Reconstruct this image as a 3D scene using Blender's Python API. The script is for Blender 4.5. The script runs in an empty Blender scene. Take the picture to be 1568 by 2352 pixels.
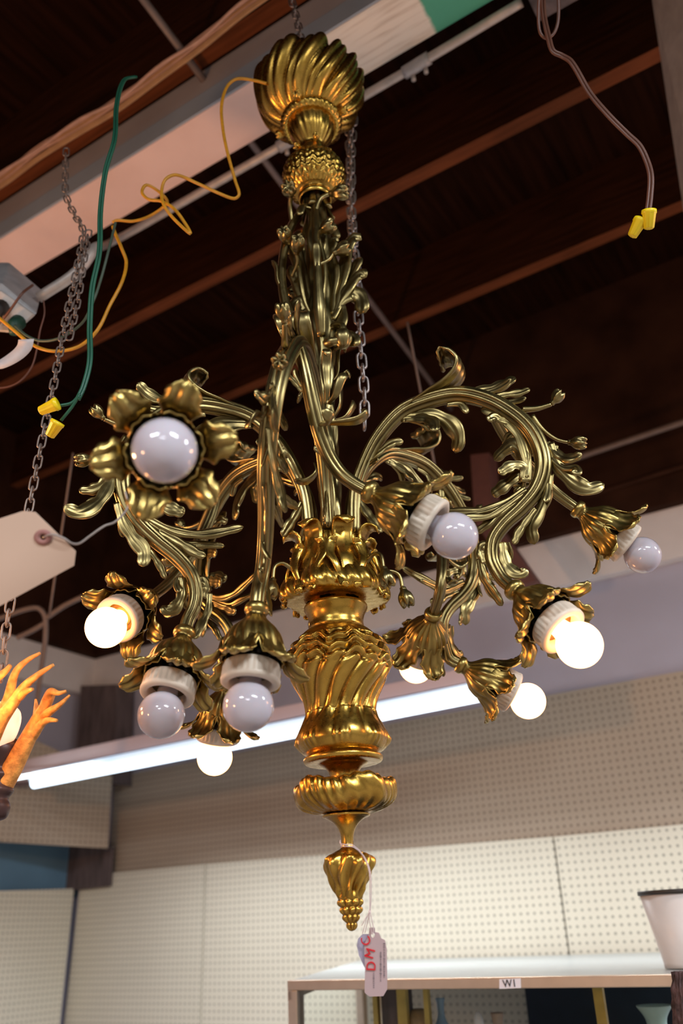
import bpy, math, random
import numpy as np
from mathutils import Matrix, Vector
random.seed(7)
C = bpy.context.scene.collection
PI = math.pi
EYE = np.array([0., 0., 1.6])
FPX = 2000.0
TH, ROLL = math.radians(25.8), -math.radians(2.6)
CF = np.array([0, math.cos(TH), math.sin(TH)])
_r = np.array([1., 0, 0]); _u = np.cross(_r, CF)
CR = math.cos(ROLL)*_r + math.sin(ROLL)*_u
CU = -math.sin(ROLL)*_r + math.cos(ROLL)*_u

def A3(*v): return np.array(v, float)
def nrm(v):
    v = np.asarray(v, float); return v/(np.linalg.norm(v)+1e-12)
def ray(px, py): return CF + (px-784)/FPX*CR - (py-1176)/FPX*CU
def at(px, py, depth): return EYE + ray(px, py)*depth
def onplane(px, py, pt, n):
    d = ray(px, py); return EYE + d*(np.dot(pt-EYE, n)/np.dot(d, n))
def onz(px, py, z): return onplane(px, py, A3(0, 0, z), A3(0, 0, 1))
def onY(px, py, Y): return onplane(px, py, A3(0, Y, 0), A3(0, 1, 0))

# ------------------------------------------------------------------ materials
def newmat(name):
    m = bpy.data.materials.new(name); m.use_nodes = True
    nt = m.node_tree; b = nt.nodes['Principled BSDF']
    return m, nt, b
def ramp(nt, fac, stops):
    r = nt.nodes.new('ShaderNodeValToRGB'); e = r.color_ramp.elements
    while len(e) < len(stops): e.new(0.5)
    for i, (p, c) in enumerate(stops):
        e[i].position = p; e[i].color = (*c, 1)
    nt.links.new(fac, r.inputs[0]); return r.outputs[0]
def noise(nt, scale, detail=4, coord='Object', stretch=None):
    tc = nt.nodes.new('ShaderNodeTexCoord'); n = nt.nodes.new('ShaderNodeTexNoise')
    n.inputs['Scale'].default_value = scale; n.inputs['Detail'].default_value = detail
    if stretch:
        mp = nt.nodes.new('ShaderNodeMapping'); mp.inputs['Scale'].default_value = stretch
        nt.links.new(tc.outputs[coord], mp.inputs[0]); nt.links.new(mp.outputs[0], n.inputs['Vector'])
    else: nt.links.new(tc.outputs[coord], n.inputs['Vector'])
    return n.outputs['Fac']
def bump(nt, b, h, strength, dist):
    bp = nt.nodes.new('ShaderNodeBump'); bp.inputs['Strength'].default_value = strength
    bp.inputs['Distance'].default_value = dist
    nt.links.new(h, bp.inputs['Height']); nt.links.new(bp.outputs[0], b.inputs['Normal'])
def mixc(nt, fac, a, b, mode='MIX'):
    m = nt.nodes.new('ShaderNodeMix'); m.data_type = 'RGBA'; m.blend_type = mode
    for s, v in ((0, fac), (6, a), (7, b)):
        if hasattr(v, 'links'): nt.links.new(v, m.inputs[s])
        elif s == 0: m.inputs[0].default_value = v
        else: m.inputs[s].default_value = (*v, 1)
    return m.outputs[2]
def plain(name, col, rough=.6, metal=0, var=.12, scale=30, bumpd=0, coat=0, stretch=None, spec=None):
    m, nt, b = newmat(name)
    n = noise(nt, scale, stretch=stretch)
    c = ramp(nt, n, [(.3, [x*(1-var) for x in col]), (.7, [min(1, x*(1+var)) for x in col])])
    nt.links.new(c, b.inputs['Base Color'])
    b.inputs['Roughness'].default_value = rough; b.inputs['Metallic'].default_value = metal
    b.inputs['Coat Weight'].default_value = coat
    if spec is not None: b.inputs['Specular IOR Level'].default_value = spec
    if bumpd: bump(nt, b, n, .5, bumpd)
    return m
def brass(name, lo, mid, hi, r0, r1):
    m, nt, b = newmat(name)
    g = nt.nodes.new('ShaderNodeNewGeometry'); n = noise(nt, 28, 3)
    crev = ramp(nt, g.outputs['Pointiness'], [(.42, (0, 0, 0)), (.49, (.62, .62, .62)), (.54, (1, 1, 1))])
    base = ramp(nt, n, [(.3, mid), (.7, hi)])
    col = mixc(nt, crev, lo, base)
    nt.links.new(col, b.inputs['Base Color'])
    b.inputs['Metallic'].default_value = 1.0
    n2 = noise(nt, 140, 3)
    mr = nt.nodes.new('ShaderNodeMapRange'); nt.links.new(n2, mr.inputs[0])
    mr.inputs[3].default_value = r0; mr.inputs[4].default_value = r1
    nt.links.new(mr.outputs[0], b.inputs['Roughness'])
    bump(nt, b, n2, .05, .001)
    return m
def emis(name, col, strength, base=(1, 1, 1)):
    m, nt, b = newmat(name)
    b.inputs['Base Color'].default_value = (*base, 1)
    b.inputs['Emission Color'].default_value = (*col, 1)
    b.inputs['Emission Strength'].default_value = strength
    b.inputs['Roughness'].default_value = .3
    return m
M = {}
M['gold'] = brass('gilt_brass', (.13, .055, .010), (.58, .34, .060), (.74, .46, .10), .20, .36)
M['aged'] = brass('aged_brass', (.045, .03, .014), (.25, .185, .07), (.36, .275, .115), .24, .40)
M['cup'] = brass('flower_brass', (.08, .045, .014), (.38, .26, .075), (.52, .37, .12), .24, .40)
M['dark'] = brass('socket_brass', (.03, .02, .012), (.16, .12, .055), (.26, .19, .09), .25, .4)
M['porc'] = plain('porcelain', (.66, .55, .44), .45, var=.06)
M['hole'] = plain('dark_hole', (.015, .01, .008), .8)
M['bulb_off'] = plain('opal_glass', (.50, .45, .49), .12, var=.02, coat=.6)
M['bulb_off'].node_tree.nodes['Principled BSDF'].inputs['Subsurface Weight'].default_value = .15
M['bulb_on'] = emis('glowing_opal_glass', (1, .40, .115), 9.5)
M['steel'] = plain('chain_steel', (.34, .29, .27), .38, .85, scale=200)
M['rust'] = plain('chain_rusty_steel', (.27, .21, .18), .5, .7, scale=200)
M['white_paint'] = plain('white_paint', (.62, .54, .50), .55, var=.10, scale=6, bumpd=.002)
M['side_paint'] = plain('grey_blue_paint', (.36, .33, .34), .5, var=.10, scale=5)
M['cool_light_strip'] = plain('painted_cool_light_strip', (.30, .35, .42), .45, var=.08, scale=5)  # bluish fluorescent light on the beam side, put into the strip's colour
M['conduit'] = plain('galvanised_conduit', (.50, .44, .40), .45, .35, scale=40)
M['boxmetal'] = plain('outlet_box_metal', (.42, .40, .40), .5, .3, scale=40)
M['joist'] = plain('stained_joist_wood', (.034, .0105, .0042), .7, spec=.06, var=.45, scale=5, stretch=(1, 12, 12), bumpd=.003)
M['joistlit'] = plain('joist_painted_warm_light', (.125, .037, .013), .7, spec=.1, var=.35, scale=5, stretch=(1, 12, 12))  # warm light on the joist undersides, put into a lighter orange colour
M['boards'] = plain('dark_roof_boards', (.014, .0045, .002), .8, spec=.03, var=.5, scale=4, stretch=(9, .6, 1))
M['header'] = plain('dark_header_wood', (.035, .014, .008), .8, spec=.05, var=.4, scale=5)
M['post'] = plain('weathered_post_wood', (.10, .075, .075), .8, var=.45, scale=9, stretch=(3, 3, .6))
M['wall'] = plain('lavender_plaster', (.42, .41, .50), .8, var=.06, scale=3)
M['walltrim'] = plain('pale_wall_plank', (.74, .70, .69), .7, var=.08, scale=5)
M['bluewall'] = plain('blue_wall', (.10, .20, .30), .8, var=.15, scale=3)
M['floor'] = plain('concrete_floor', (.26, .22, .19), .7, var=.15, scale=3)
M['roomwall'] = plain('cream_shop_wall', (.55, .50, .42), .8, var=.1, scale=1.2)
M['green'] = plain('green_cord', (.012, .09, .05), .4)
M['green2'] = plain('faded_green_cord', (.06, .09, .06), .5)
M['yellow'] = plain('yellow_cord', (.62, .28, .015), .4, scale=120)
M['brown'] = plain('brown_cord', (.13, .05, .03), .4)
M['cable'] = plain('pinkish_cable', (.42, .25, .19), .5)
M['cable2'] = plain('tan_cable', (.33, .18, .08), .5)
M['nut'] = plain('yellow_plastic', (.90, .66, .01), .35)
M['plugb'] = plain('black_plastic', (.02, .015, .012), .5)
M['plugg'] = plain('green_plastic', (.01, .05, .03), .5)
M['paper'] = plain('manila_card', (.58, .41, .31), .8, var=.03, scale=8)
M['paper2'] = plain('pink_tag_card', (.54, .385, .385), .8, var=.03, scale=8)
M['paper3'] = plain('lilac_tag_card', (.42, .375, .48), .8, var=.03, scale=8)
M['ringp'] = plain('brown_reinforcement', (.30, .13, .11), .7)
M['red'] = plain('red_marker', (.70, .02, .03), .6)
M['ink'] = plain('grey_ink', (.20, .16, .18), .7)
M['black'] = plain('black_ink', (.01, .01, .015), .6)
M['string'] = plain('pink_string', (.66, .52, .50), .8)
M['wire'] = plain('thin_grey_wire', (.36, .30, .27), .5, .4)
M['sticker'] = plain('white_plastic_label', (.66, .60, .60), .4)
M['tube'] = emis('fluorescent_tube', (.70, .86, 1.0), 3.2)
M['tube2'] = emis('fluorescent_tube_upper', (.78, .96, 1.0), 5)
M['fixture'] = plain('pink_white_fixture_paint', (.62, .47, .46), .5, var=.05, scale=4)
M['fixture_dark'] = plain('fixture_painted_shadow', (.20, .14, .135), .6)  # shadow between the pink rails, put into a darker colour
M['reflector'] = plain('blue_white_reflector', (.72, .80, .86), .35, var=.02)
M['casetop'] = plain('case_top_panel', (.34, .37, .37), .3, var=.04, scale=4)
M['caseframe'] = plain('champagne_aluminium', (.56, .46, .36), .35, .6, var=.05)
M['casein'] = plain('dark_blue_case_lining', (.03, .045, .07), .6)
M['goldstrip'] = plain('brass_strip', (.55, .38, .10), .35, .8)
M['white_label'] = plain('white_label', (.82, .82, .88), .6, var=.02)
M['vase'] = plain('pale_green_glaze', (.42, .56, .50), .2, var=.05)
M['wood'] = plain('turned_wood', (.36, .22, .10), .4, var=.3, scale=20)
M['ceramic'] = plain('white_ceramic', (.72, .68, .66), .2, var=.04)
M['bottle'] = plain('blue_bottle_glass', (.30, .42, .55), .1, var=.1)
M['bucket'] = plain('white_bucket_plastic', (.70, .68, .66), .4, var=.03)
M['rim'] = plain('black_rim', (.03, .025, .02), .5)
M['wicker'] = plain('dark_wicker', (.06, .035, .035), .8, var=.7, scale=70, bumpd=.01)
M['antler'] = plain('antler_bone', (.80, .30, .065), .55, var=.45, scale=90, bumpd=.006)
M['antlerbase'] = plain('dark_bronze_base', (.07, .035, .03), .4, .4)
M['candle'] = emis('frosted_shade_glow', (1, .45, .22), 1.1)
M['antbulb'] = emis('antler_lamp_bulb', (1, .42, .12), 60)

def pegmat(name, col, pitch=.0254):
    m, nt, b = newmat(name)
    tc = nt.nodes.new('ShaderNodeTexCoord'); sx = nt.nodes.new('ShaderNodeSeparateXYZ')
    nt.links.new(tc.outputs['Object'], sx.inputs[0])
    def mth(op, a, c=None, d=None):
        k = nt.nodes.new('ShaderNodeMath'); k.operation = op
        for i, v in enumerate((a, c, d)):
            if v is None: continue
            if hasattr(v, 'links'): nt.links.new(v, k.inputs[i])
            else: k.inputs[i].default_value = v
        return k.outputs[0]
    def cell(o): return mth('SUBTRACT', mth('FRACT', mth('DIVIDE', o, pitch)), .5)
    x, z = cell(sx.outputs[0]), cell(sx.outputs[2])
    d = mth('SQRT', mth('ADD', mth('MULTIPLY', x, x), mth('MULTIPLY', z, z)))
    hole = mth('LESS_THAN', d, .19)
    n = noise(nt, 3, 3)
    base = ramp(nt, n, [(.3, [c*.95 for c in col]), (.7, col)])
    nt.links.new(mixc(nt, hole, base, [c*.45 for c in col]), b.inputs['Base Color'])
    b.inputs['Roughness'].default_value = .6
    return m
M['peg'] = pegmat('cream_pegboard', (.66, .63, .52))
M['pegtan'] = pegmat('tan_and_shadow_pegboard', (.42, .345, .265))  # on the long band this tan holds the shadow below the fixture

def beammat():
    m, nt, b = newmat('painted_beam_underside')
    tc = nt.nodes.new('ShaderNodeTexCoord'); sx = nt.nodes.new('ShaderNodeSeparateXYZ')
    nt.links.new(tc.outputs['Object'], sx.inputs[0])
    n1 = noise(nt, 5, 5); n2 = noise(nt, 14, 5, stretch=(.5, 6, 6))
    add = nt.nodes.new('ShaderNodeMath'); add.operation = 'MULTIPLY_ADD'
    nt.links.new(n1, add.inputs[0]); add.inputs[1].default_value = .10
    nt.links.new(sx.outputs[0], add.inputs[2])
    def step(v, at_, w):
        r = nt.nodes.new('ShaderNodeMapRange'); nt.links.new(v, r.inputs[0])
        r.inputs[1].default_value = at_; r.inputs[2].default_value = at_+w; return r.outputs[0]
    base = ramp(nt, n1, [(.3, (.74, .52, .455)), (.7, (.84, .61, .545))])
    worn = ramp(nt, n2, [(.30, (.60, .52, .44)), (.5, (.78, .72, .64))])
    c = mixc(nt, step(add.outputs[0], BEAM_W, .10), base, worn)
    c = mixc(nt, step(add.outputs[0], BEAM_G, .012), c, (.07, .36, .24))
    nt.links.new(c, b.inputs['Base Color']); b.inputs['Roughness'].default_value = .6
    return m

# ------------------------------------------------------------------ mesh helpers
class MB:
    def __init__(s): s.v = []; s.f = []
    def add(s, V, Fc):
        o = len(s.v); s.v.extend([tuple(map(float, p)) for p in V]); s.f.extend([tuple(i+o for i in q) for q in Fc])
    def grid(s, R, closed=True, cap0=False, cap1=False):
        R = np.asarray(R, float); n, m = R.shape[:2]; F = []
        mm = m if closed else m-1
        for i in range(n-1):
            for j in range(mm):
                k = (j+1) % m; F.append((i*m+j, i*m+k, (i+1)*m+k, (i+1)*m+j))
        if cap0: F.append(tuple(range(m-1, -1, -1)))
        if cap1: F.append(tuple((n-1)*m+j for j in range(m)))
        s.add(R.reshape(-1, 3), F)
    def box(s, P0, X, Y, Z):
        P0, X, Y, Z = map(np.asarray, (P0, X, Y, Z))
        V = [P0, P0+X, P0+X+Y, P0+Y, P0+Z, P0+X+Z, P0+X+Y+Z, P0+Y+Z]
        s.add(V, [(3, 2, 1, 0), (4, 5, 6, 7), (0, 1, 5, 4), (1, 2, 6, 5), (2, 3, 7, 6), (3, 0, 4, 7)])
    def prism(s, pts, off):
        pts = [np.asarray(p, float) for p in pts]; n = len(pts); off = np.asarray(off)
        s.add(pts+[p+off for p in pts], [tuple(range(n-1, -1, -1)), tuple(range(n, 2*n))]+[(i, (i+1) % n, (i+1) % n+n, i+n) for i in range(n)])
    def build(s, name, mat, parent=None, smooth=True, origin=None, rot=None, bevel=0, fixn=True):
        me = bpy.data.meshes.new(name); V = np.array(s.v)
        o = bpy.data.objects.new(name, me)
        if origin is not None:
            Mx = Matrix.Translation(Vector(origin))
            if rot is not None: Mx = Mx @ rot.to_4x4()
            Mi = np.array(Mx.inverted()); V = V@Mi[:3, :3].T+Mi[:3, 3]; o.matrix_world = Mx
        me.from_pydata(V.tolist(), [], s.f)
        if fixn:
            import bmesh
            b = bmesh.new(); b.from_mesh(me); bmesh.ops.recalc_face_normals(b, faces=b.faces); b.to_mesh(me); b.free()
        me.materials.append(mat)
        if smooth: me.polygons.foreach_set('use_smooth', [True]*len(me.polygons))
        me.update(); C.objects.link(o)
        if parent is not None: o.parent = parent
        if bevel:
            bv = o.modifiers.new('bevel', 'BEVEL'); bv.width = bevel; bv.segments = 2; bv.limit_method = 'ANGLE'
        return o

def spline(P, n, closed=False):
    P = np.asarray(P, float)
    if len(P) == 2: return P[0]+(P[1]-P[0])*np.linspace(0, 1, n)[:, None]
    Q = np.vstack([2*P[0]-P[1], P, 2*P[-1]-P[-2]])
    d = np.r_[0, np.cumsum(np.linalg.norm(np.diff(P[:, :3], axis=0), axis=1)+1e-9)]
    out = []
    for t in np.linspace(0, d[-1], n):
        i = min(max(np.searchsorted(d, t)-1, 0), len(P)-2); u = (t-d[i])/(d[i+1]-d[i])
        p0, p1, p2, p3 = Q[i:i+4]
        h = d[i+1]-d[i]
        m1 = (p2-p0)/2; m2 = (p3-p1)/2
        if i > 0: m1 = (p2-p0)*h/((d[i]-d[i-1])+h)
        if i < len(P)-2: m2 = (p3-p1)*h/(h+(d[i+2]-d[i+1]))
        u2, u3 = u*u, u*u*u
        out.append((2*u3-3*u2+1)*p1+(u3-2*u2+u)*m1+(-2*u3+3*u2)*p2+(u3-u2)*m2)
    return np.array(out)
def tangents(P):
    T = np.gradient(P, axis=0); return T/(np.linalg.norm(T, axis=1)[:, None]+1e-12)
def frames(P, up=None):
    T = tangents(P); n = up if up is not None else (A3(0, 0, 1) if abs(T[0][2]) < .9 else A3(1, 0, 0))
    N = []
    for t in T:
        n = n-t*np.dot(n, t); n = nrm(n); N.append(n)
    N = np.array(N); return T, N, np.cross(T, N)
def tube(mb, P, rad, seg=12, n=None, flute=0, fd=0.16, twist=0, up=None, cap=True):
    P = spline(P, n or max(8, len(P)*5)); k = len(P)
    rad = np.interp(np.linspace(0, 1, k), np.linspace(0, 1, len(np.atleast_1d(rad))), np.atleast_1d(rad))
    T, N, B = frames(P, up); th = np.arange(seg)*2*PI/seg; R = []
    for i in range(k):
        a = th+twist*i/k; rr = rad[i]*(np.ones(seg) if not flute else 1-fd*np.abs(np.sin(flute*th/2))**.7*0-fd*(1-np.abs(np.cos(flute*th/2))**.6))
        R.append(P[i]+np.cos(a)[:, None]*N[i]*rr[:, None]+np.sin(a)[:, None]*B[i]*rr[:, None])
    mb.grid(R, True, cap, cap)
def lathe(mb, prof, seg=128, n=120, mod=None, M4=None, smooth=True, cap0=False, cap1=False):
    pr = spline([(r, z, 0) for r, z in prof], n)[:, :2] if smooth else np.array(prof, float)
    th = np.arange(seg)*2*PI/seg; R = []
    for i, (r, z) in enumerate(pr):
        r = max(r, 1e-4); rr = np.full(seg, r); zz = np.full(seg, z); tt = th
        if mod:
            q = mod(th, r, z)
            rr = rr+q[0]; zz = zz+(q[1] if len(q) > 1 else 0)
        R.append(np.stack([np.maximum(rr, 1e-4)*np.cos(tt), np.maximum(rr, 1e-4)*np.sin(tt), zz], -1))
    R = np.array(R)
    if M4 is not None: R = R@np.asarray(M4)[:3, :3].T+np.asarray(M4)[:3, 3]
    mb.grid(R, True, cap0, cap1)
def frond(mb, P, w, side=None, nref=None, n=18, sec=14, thick=.5, w0=.35, curl=0, groove=.35, peak=.78, ribs=2, lobes=0):
    """fluted acanthus frond along P; rounded swelling tip"""
    P = spline(P, n); T = tangents(P); u = np.linspace(0, 1, n); R = []
    ww = w*(w0+(1-w0)*np.sin(np.clip(u/peak, 0, 1)*PI/2)**1.5)
    tip = np.clip((u-peak)/(1-peak), 0, 1); ww = ww*np.sqrt(np.clip(1-tip**2.2, 0.003, 1))
    if lobes: ww = ww*(1-.24*np.abs(np.sin(lobes*PI*u))**3*np.clip((1-u)*6, 0, 1)*np.clip(u*4, 0, 1))
    for i in range(n):
        t = T[i]
        if side is not None: W = nrm(side-t*np.dot(side, t)); Nn = np.cross(t, W)
        else: Nn = nrm(nref-t*np.dot(nref, t)); W = np.cross(Nn, t)
        a = np.arange(sec)*2*PI/sec; v = np.cos(a); s = np.sign(np.sin(a))*np.abs(np.sin(a))**.7
        h = ww[i]*thick*s*(1-groove*(0.5+0.5*np.cos(v*PI*ribs)))
        cc = P[i]+Nn*curl*u[i]**3*w
        R.append(cc+W*ww[i]*v[:, None]+Nn*h[:, None])
    mb.grid(R, True, True, True)
def bud(mb, base, d, size):
    """small closed many-petalled bud"""
    d = nrm(d); x = nrm(np.cross(d, A3(.3, .5, .81))); y = np.cross(d, x)
    M4 = np.eye(4); M4[:3, 0] = x; M4[:3, 1] = y; M4[:3, 2] = d; M4[:3, 3] = base
    s = size
    lathe(mb, [(.10*s, 0), (.24*s, .1*s), (.20*s, .2*s), (.42*s, .5*s), (.5*s, .85*s), (.36*s, 1.15*s), (.12*s, 1.1*s)], 30, 14,
          mod=lambda th, r, z: (-.16*r*(1-np.abs(np.cos(3*th)))+0*th, .12*s*np.cos(6*th)*(z > .7*s)), M4=M4, cap0=True, cap1=True)

def thing(name, label, cat, loc=(0, 0, 0), group=None):
    o = bpy.data.objects.new(name, None); C.objects.link(o); o.location = Vector(loc)
    o.empty_display_size = .05
    return tag(o, label, cat, group)
def tag(o, label, cat, group=None):
    o['label'] = label; o['category'] = cat
    if group: o['group'] = group
    return o
def struct(o): o['kind'] = 'structure'; return o
def addp(mb, name, mat, par, **k):
    """part built from world coordinates under a thing whose matrix is a translation"""
    o = mb.build(name, mat, None, origin=par.location if k.pop('org', None) is None else None, **k)
    o.parent = par; o.matrix_parent_inverse = Matrix.Identity(4); o.matrix_basis = Matrix.Identity(4)
    return o
def text(name, s, mat, size, M4, parent=None, extrude=.0004):
    cu = bpy.data.curves.new(name, 'FONT'); cu.body = s; cu.size = size; cu.extrude = extrude; cu.align_x = 'CENTER'; cu.align_y = 'CENTER'
    t = bpy.data.objects.new(name+'_src', cu); C.objects.link(t)
    dg = bpy.context.evaluated_depsgraph_get(); me = bpy.data.meshes.new_from_object(t.evaluated_get(dg))
    bpy.data.objects.remove(t); bpy.data.curves.remove(cu)
    o = bpy.data.objects.new(name, me); me.materials.clear(); me.materials.append(mat); C.objects.link(o)
    if parent is not None: o.parent = parent; M4 = Matrix.Translation(-parent.location) @ M4
    o.matrix_local = M4
    return o
def m4(x, y, z, o):
    m = Matrix.Identity(4)
    for i in range(3):
        m[i][0], m[i][1], m[i][2], m[i][3] = float(x[i]), float(y[i]), float(z[i]), float(o[i])
    return m

# ------------------------------------------------------------------ room shell
AZ = math.radians(58.5)
a_ = A3(-math.sin(AZ), math.cos(AZ), 0)      # along the back wall, to the left
b_ = A3(math.cos(AZ), math.sin(AZ), 0)       # into the back wall
Zv = A3(0, 0, 1)
PW = at(1300, 2100, 3.05)
def onback(px, py, off=0): return onplane(px, py, PW-b_*off, b_)
PCn = onback(192, 1850); PCn[2] = 0
def onleft(px, py, off=0): return onplane(px, py, PCn-a_*off, a_)
ZW = onback(1568, 1172)[2]
ZB = EYE[2]+2.0        # beam underside
ZJ = EYE[2]+2.16       # joist underside
ZC = ZJ+.30
print('ZW', ZW, onback(300, 1490)[2], 'cornerdist', np.linalg.norm(PCn[:2]), 'ZB', ZB)
rotA = Matrix((tuple(-a_), tuple(b_), tuple(Zv))).transposed()    # local X to the right along the wall, Y into it
def slab(name, P0, X, Y, Z, mat, origin=None):
    mb = MB(); mb.box(P0, X, Y, Z)
    return struct(mb.build(name, mat, None, smooth=False, origin=origin if origin is not None else P0, rot=rotA))
L = 9.0
slab('floor', PCn+A3(0, 0, -.1)+a_*.2+b_*.2, -a_*(L+.4), -b_*(L+.4), Zv*.1, M['floor'])
slab('ceiling', PCn+A3(0, 0, ZC)+a_*.2+b_*.2, -a_*(L+.4), -b_*(L+.4), Zv*.1, M['boards'])
slab('wall_back', PCn+a_*.2, -a_*(L+.4), b_*.2, Zv*ZC, M['wall'])
slab('wall_left', PCn, a_*.2, -b_*L, Zv*ZC, M['wall'])
slab('wall_right', PCn-a_*L, -a_*.2, -b_*L, Zv*ZC, M['roomwall'])
slab('wall_front', PCn-b_*L+a_*.2, -a_*(L+.4), -b_*.2, Zv*ZC, M['roomwall'])
# dark header timber on top of the back and left walls, pale plank below it
slab('trim_1', PCn+Zv*ZW-b_*.10, -a_*L, b_*.10, Zv*(ZC-ZW), M['header'])
slab('trim_2', PCn+Zv*ZW-a_*.10-b_*.10, a_*.10, -b_*(L-.1), Zv*(ZC-ZW), M['header'])
slab('trim_3', PCn+Zv*(ZW-.20)-b_*.05, -a_*L, b_*.05, Zv*.20, M['walltrim'])
slab('trim_4', PCn+Zv*(ZW-.20)-a_*.05-b_*.05, a_*.05, -b_*(L-.05), Zv*.20, M['walltrim'])
# ceiling joists parallel to the back wall
k = 5
jx = [onz(1300, y, ZJ) for y in (868, 573, 215)]
dj = [np.dot(p-PCn, -b_) for p in jx]
print('joist offsets', dj)
sp = (dj[2]-dj[0])/2
for q in [dj[0]-sp, dj[0], dj[1], dj[2]]+[dj[2]+sp*i for i in (1, 2, 3, 4, 5, 6)]:
    if q < .15 or q > L-.1: continue
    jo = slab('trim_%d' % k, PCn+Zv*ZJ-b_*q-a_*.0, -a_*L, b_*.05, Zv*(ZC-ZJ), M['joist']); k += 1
    jo.data.materials.append(M['joistlit'])
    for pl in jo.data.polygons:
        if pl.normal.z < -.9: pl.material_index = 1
# painted beam carrying the chandelier
n0 = onz(450, 268, ZB); f0 = onz(600, 312, ZB)
qn, qf = np.dot(n0-PCn, -b_), np.dot(f0-PCn, -b_)
pt = onplane(300, 272, n0, b_)
bh = pt[2]-ZB
print('beam', qn, qf, 'height', bh)
bs = PCn-b_*qn
xg = np.dot(onz(975, 40, ZB)-bs, -a_); xw = np.dot(onz(735, 120, ZB)-bs, -a_)
BEAM_G, BEAM_W = xg+.045, xw-.02
mb = MB(); mb.box(bs+Zv*ZB-a_*.15, -a_*(L-.3), b_*(qn-qf), Zv*.02)
bm = struct(mb.build('trim_%d' % k, beammat(), smooth=False, origin=bs+Zv*ZB, rot=rotA)); k += 1
slab('trim_%d' % k, bs+Zv*(ZB+.02)-a_*.15, -a_*(L-.3), b_*(qn-qf), Zv*(bh-.02), M['side_paint']); k += 1
slab('trim_%d' % k, bs+Zv*(ZB+.002)-a_*.15-b_*.006, -a_*(L-.3), b_*.006, Zv*bh*.40, M['cool_light_strip']); k += 1  # thin strip added to carry the painted cool light

# post and tan boards in the corner, left wall
def board(name, pts, mat, plane, off, th, label=None, cat=None, group=None, kind=None):
    P = [plane(x, y, off) for x, y in pts]
    nv = b_ if plane is onback else a_
    mb = MB(); mb.prism(P, nv*th)
    R = rotA if plane is onback else Matrix((tuple(b_), tuple(a_), tuple(Zv))).transposed()
    o = mb.build(name, mat, smooth=False, origin=P[0], rot=R)
    if label: tag(o, label, cat, group)
    if kind: o['kind'] = kind
    return o
board('trim_%d' % k, [(186, 1575), (268, 1572), (262, 1800), (172, 1795)], M['post'], onback, .14, .12, kind='structure'); k += 1
board('trim_%d' % k, [(128, 1930), (256, 1945), (250, 2035), (122, 2050)], M['post'], onback, .075, .02, kind='structure'); k += 1
board('trim_%d' % k, [(-120, 1905), (200, 1944), (196, 2060), (-120, 2080)], M['bluewall'], onleft, .006, .003, kind='structure'); k += 1
G = 'pegboard panels'
mb = MB(); P = [onleft(-90, 1672, .09), onback(60, 1690, .32), onback(258, 1782, .15), onback(250, 1948, .15), onleft(-90, 1930, .09)]
dg_ = nrm(P[2]-P[0]); dg_[2] = 0; dg_ = nrm(dg_); n_ = np.cross(Zv, dg_)
P = [P[0]+dg_*np.dot(p-P[0], dg_)+Zv*(p-P[0])[2] for p in [P[0], onplane(60, 1690, P[0], n_), P[2], P[3], P[4]]]
PD = list(P); mb.prism(P, n_*.012*(1 if np.dot(n_, a_+b_) > 0 else -1))
tag(mb.build('pegboard_panel', M['pegtan'], smooth=False, origin=P[0], rot=Matrix((tuple(dg_), tuple(n_), tuple(Zv))).transposed()),
    'tan panel on the left wall above the dark blue gap', 'pegboard', G)
board('pegboard_panel', [(-90, 2049), (170, 2041), (130, 2420), (-90, 2420)], M['peg'], onleft, .06, .02,
      'grey cream pegboard sheet below the blue gap at bottom left', 'pegboard', G)
board('pegboard_panel', [(263, 1785), (700, 1697), (1640, 1528), (1640, 1905), (250, 2008)], M['pegtan'], onback, .02, .015,
      'long pegboard band toned tan for shadow, right below the fluorescent light', 'pegboard', G)
board('pegboard_panel', [(186, 2012), (470, 1985), (457, 2420), (140, 2420)], M['peg'], onback, .05, .02,
      'cream pegboard sheet with its left edge leaning at the wall corner', 'pegboard', G)
board('pegboard_panel', [(473, 1985), (1268, 1922), (1310, 2230), (1310, 2420), (460, 2420)], M['peg'], onback, .05, .02,
      'widest cream pegboard sheet, behind the gilded finial', 'pegboard', G)
board('pegboard_panel', [(1272, 1922), (1660, 1885), (1660, 2420), (1314, 2420), (1314, 2230)], M['peg'], onback, .05, .02,
      'cream pegboard sheet at the right behind the white bucket', 'pegboard', G)

# ------------------------------------------------------------------ chandelier
Y0 = 1.24
ctop, cbot = onY(722, 430, Y0), onY(808, 2138, Y0)
axd = nrm(ctop-cbot); cx = nrm(A3(1, 0, 0)-axd*axd[0]); cy = np.cross(axd, cx)
RL = np.stack([cx, cy, axd])         # world -> local rotation
def toL(p): return RL@(np.asarray(p)-cbot)
root = thing('chandelier', 'ornate gilt brass chandelier with leafy scroll arms hanging from a chain', 'chandelier')
root.matrix_world = m4(cx, cy, axd, cbot)
CEN = cbot
def cpart(mb, name, mat, par=None, **k):
    return mb.build(name, mat, par or root, **k)
def prow(y):
    lo, hi = -.3, 2.6
    for _ in range(50):
        m = (lo+hi)/2; p = cbot+axd*m-EYE; py = 1176-FPX*np.dot(p, CU)/np.dot(p, CF)
        if py > y: lo = m
        else: hi = m
    p = cbot+axd*lo-EYE
    return lo, FPX/np.dot(p, CF)
def pf(lst): return [(w/prow(y)[1], prow(y)[0]) for y, w in lst]

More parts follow.
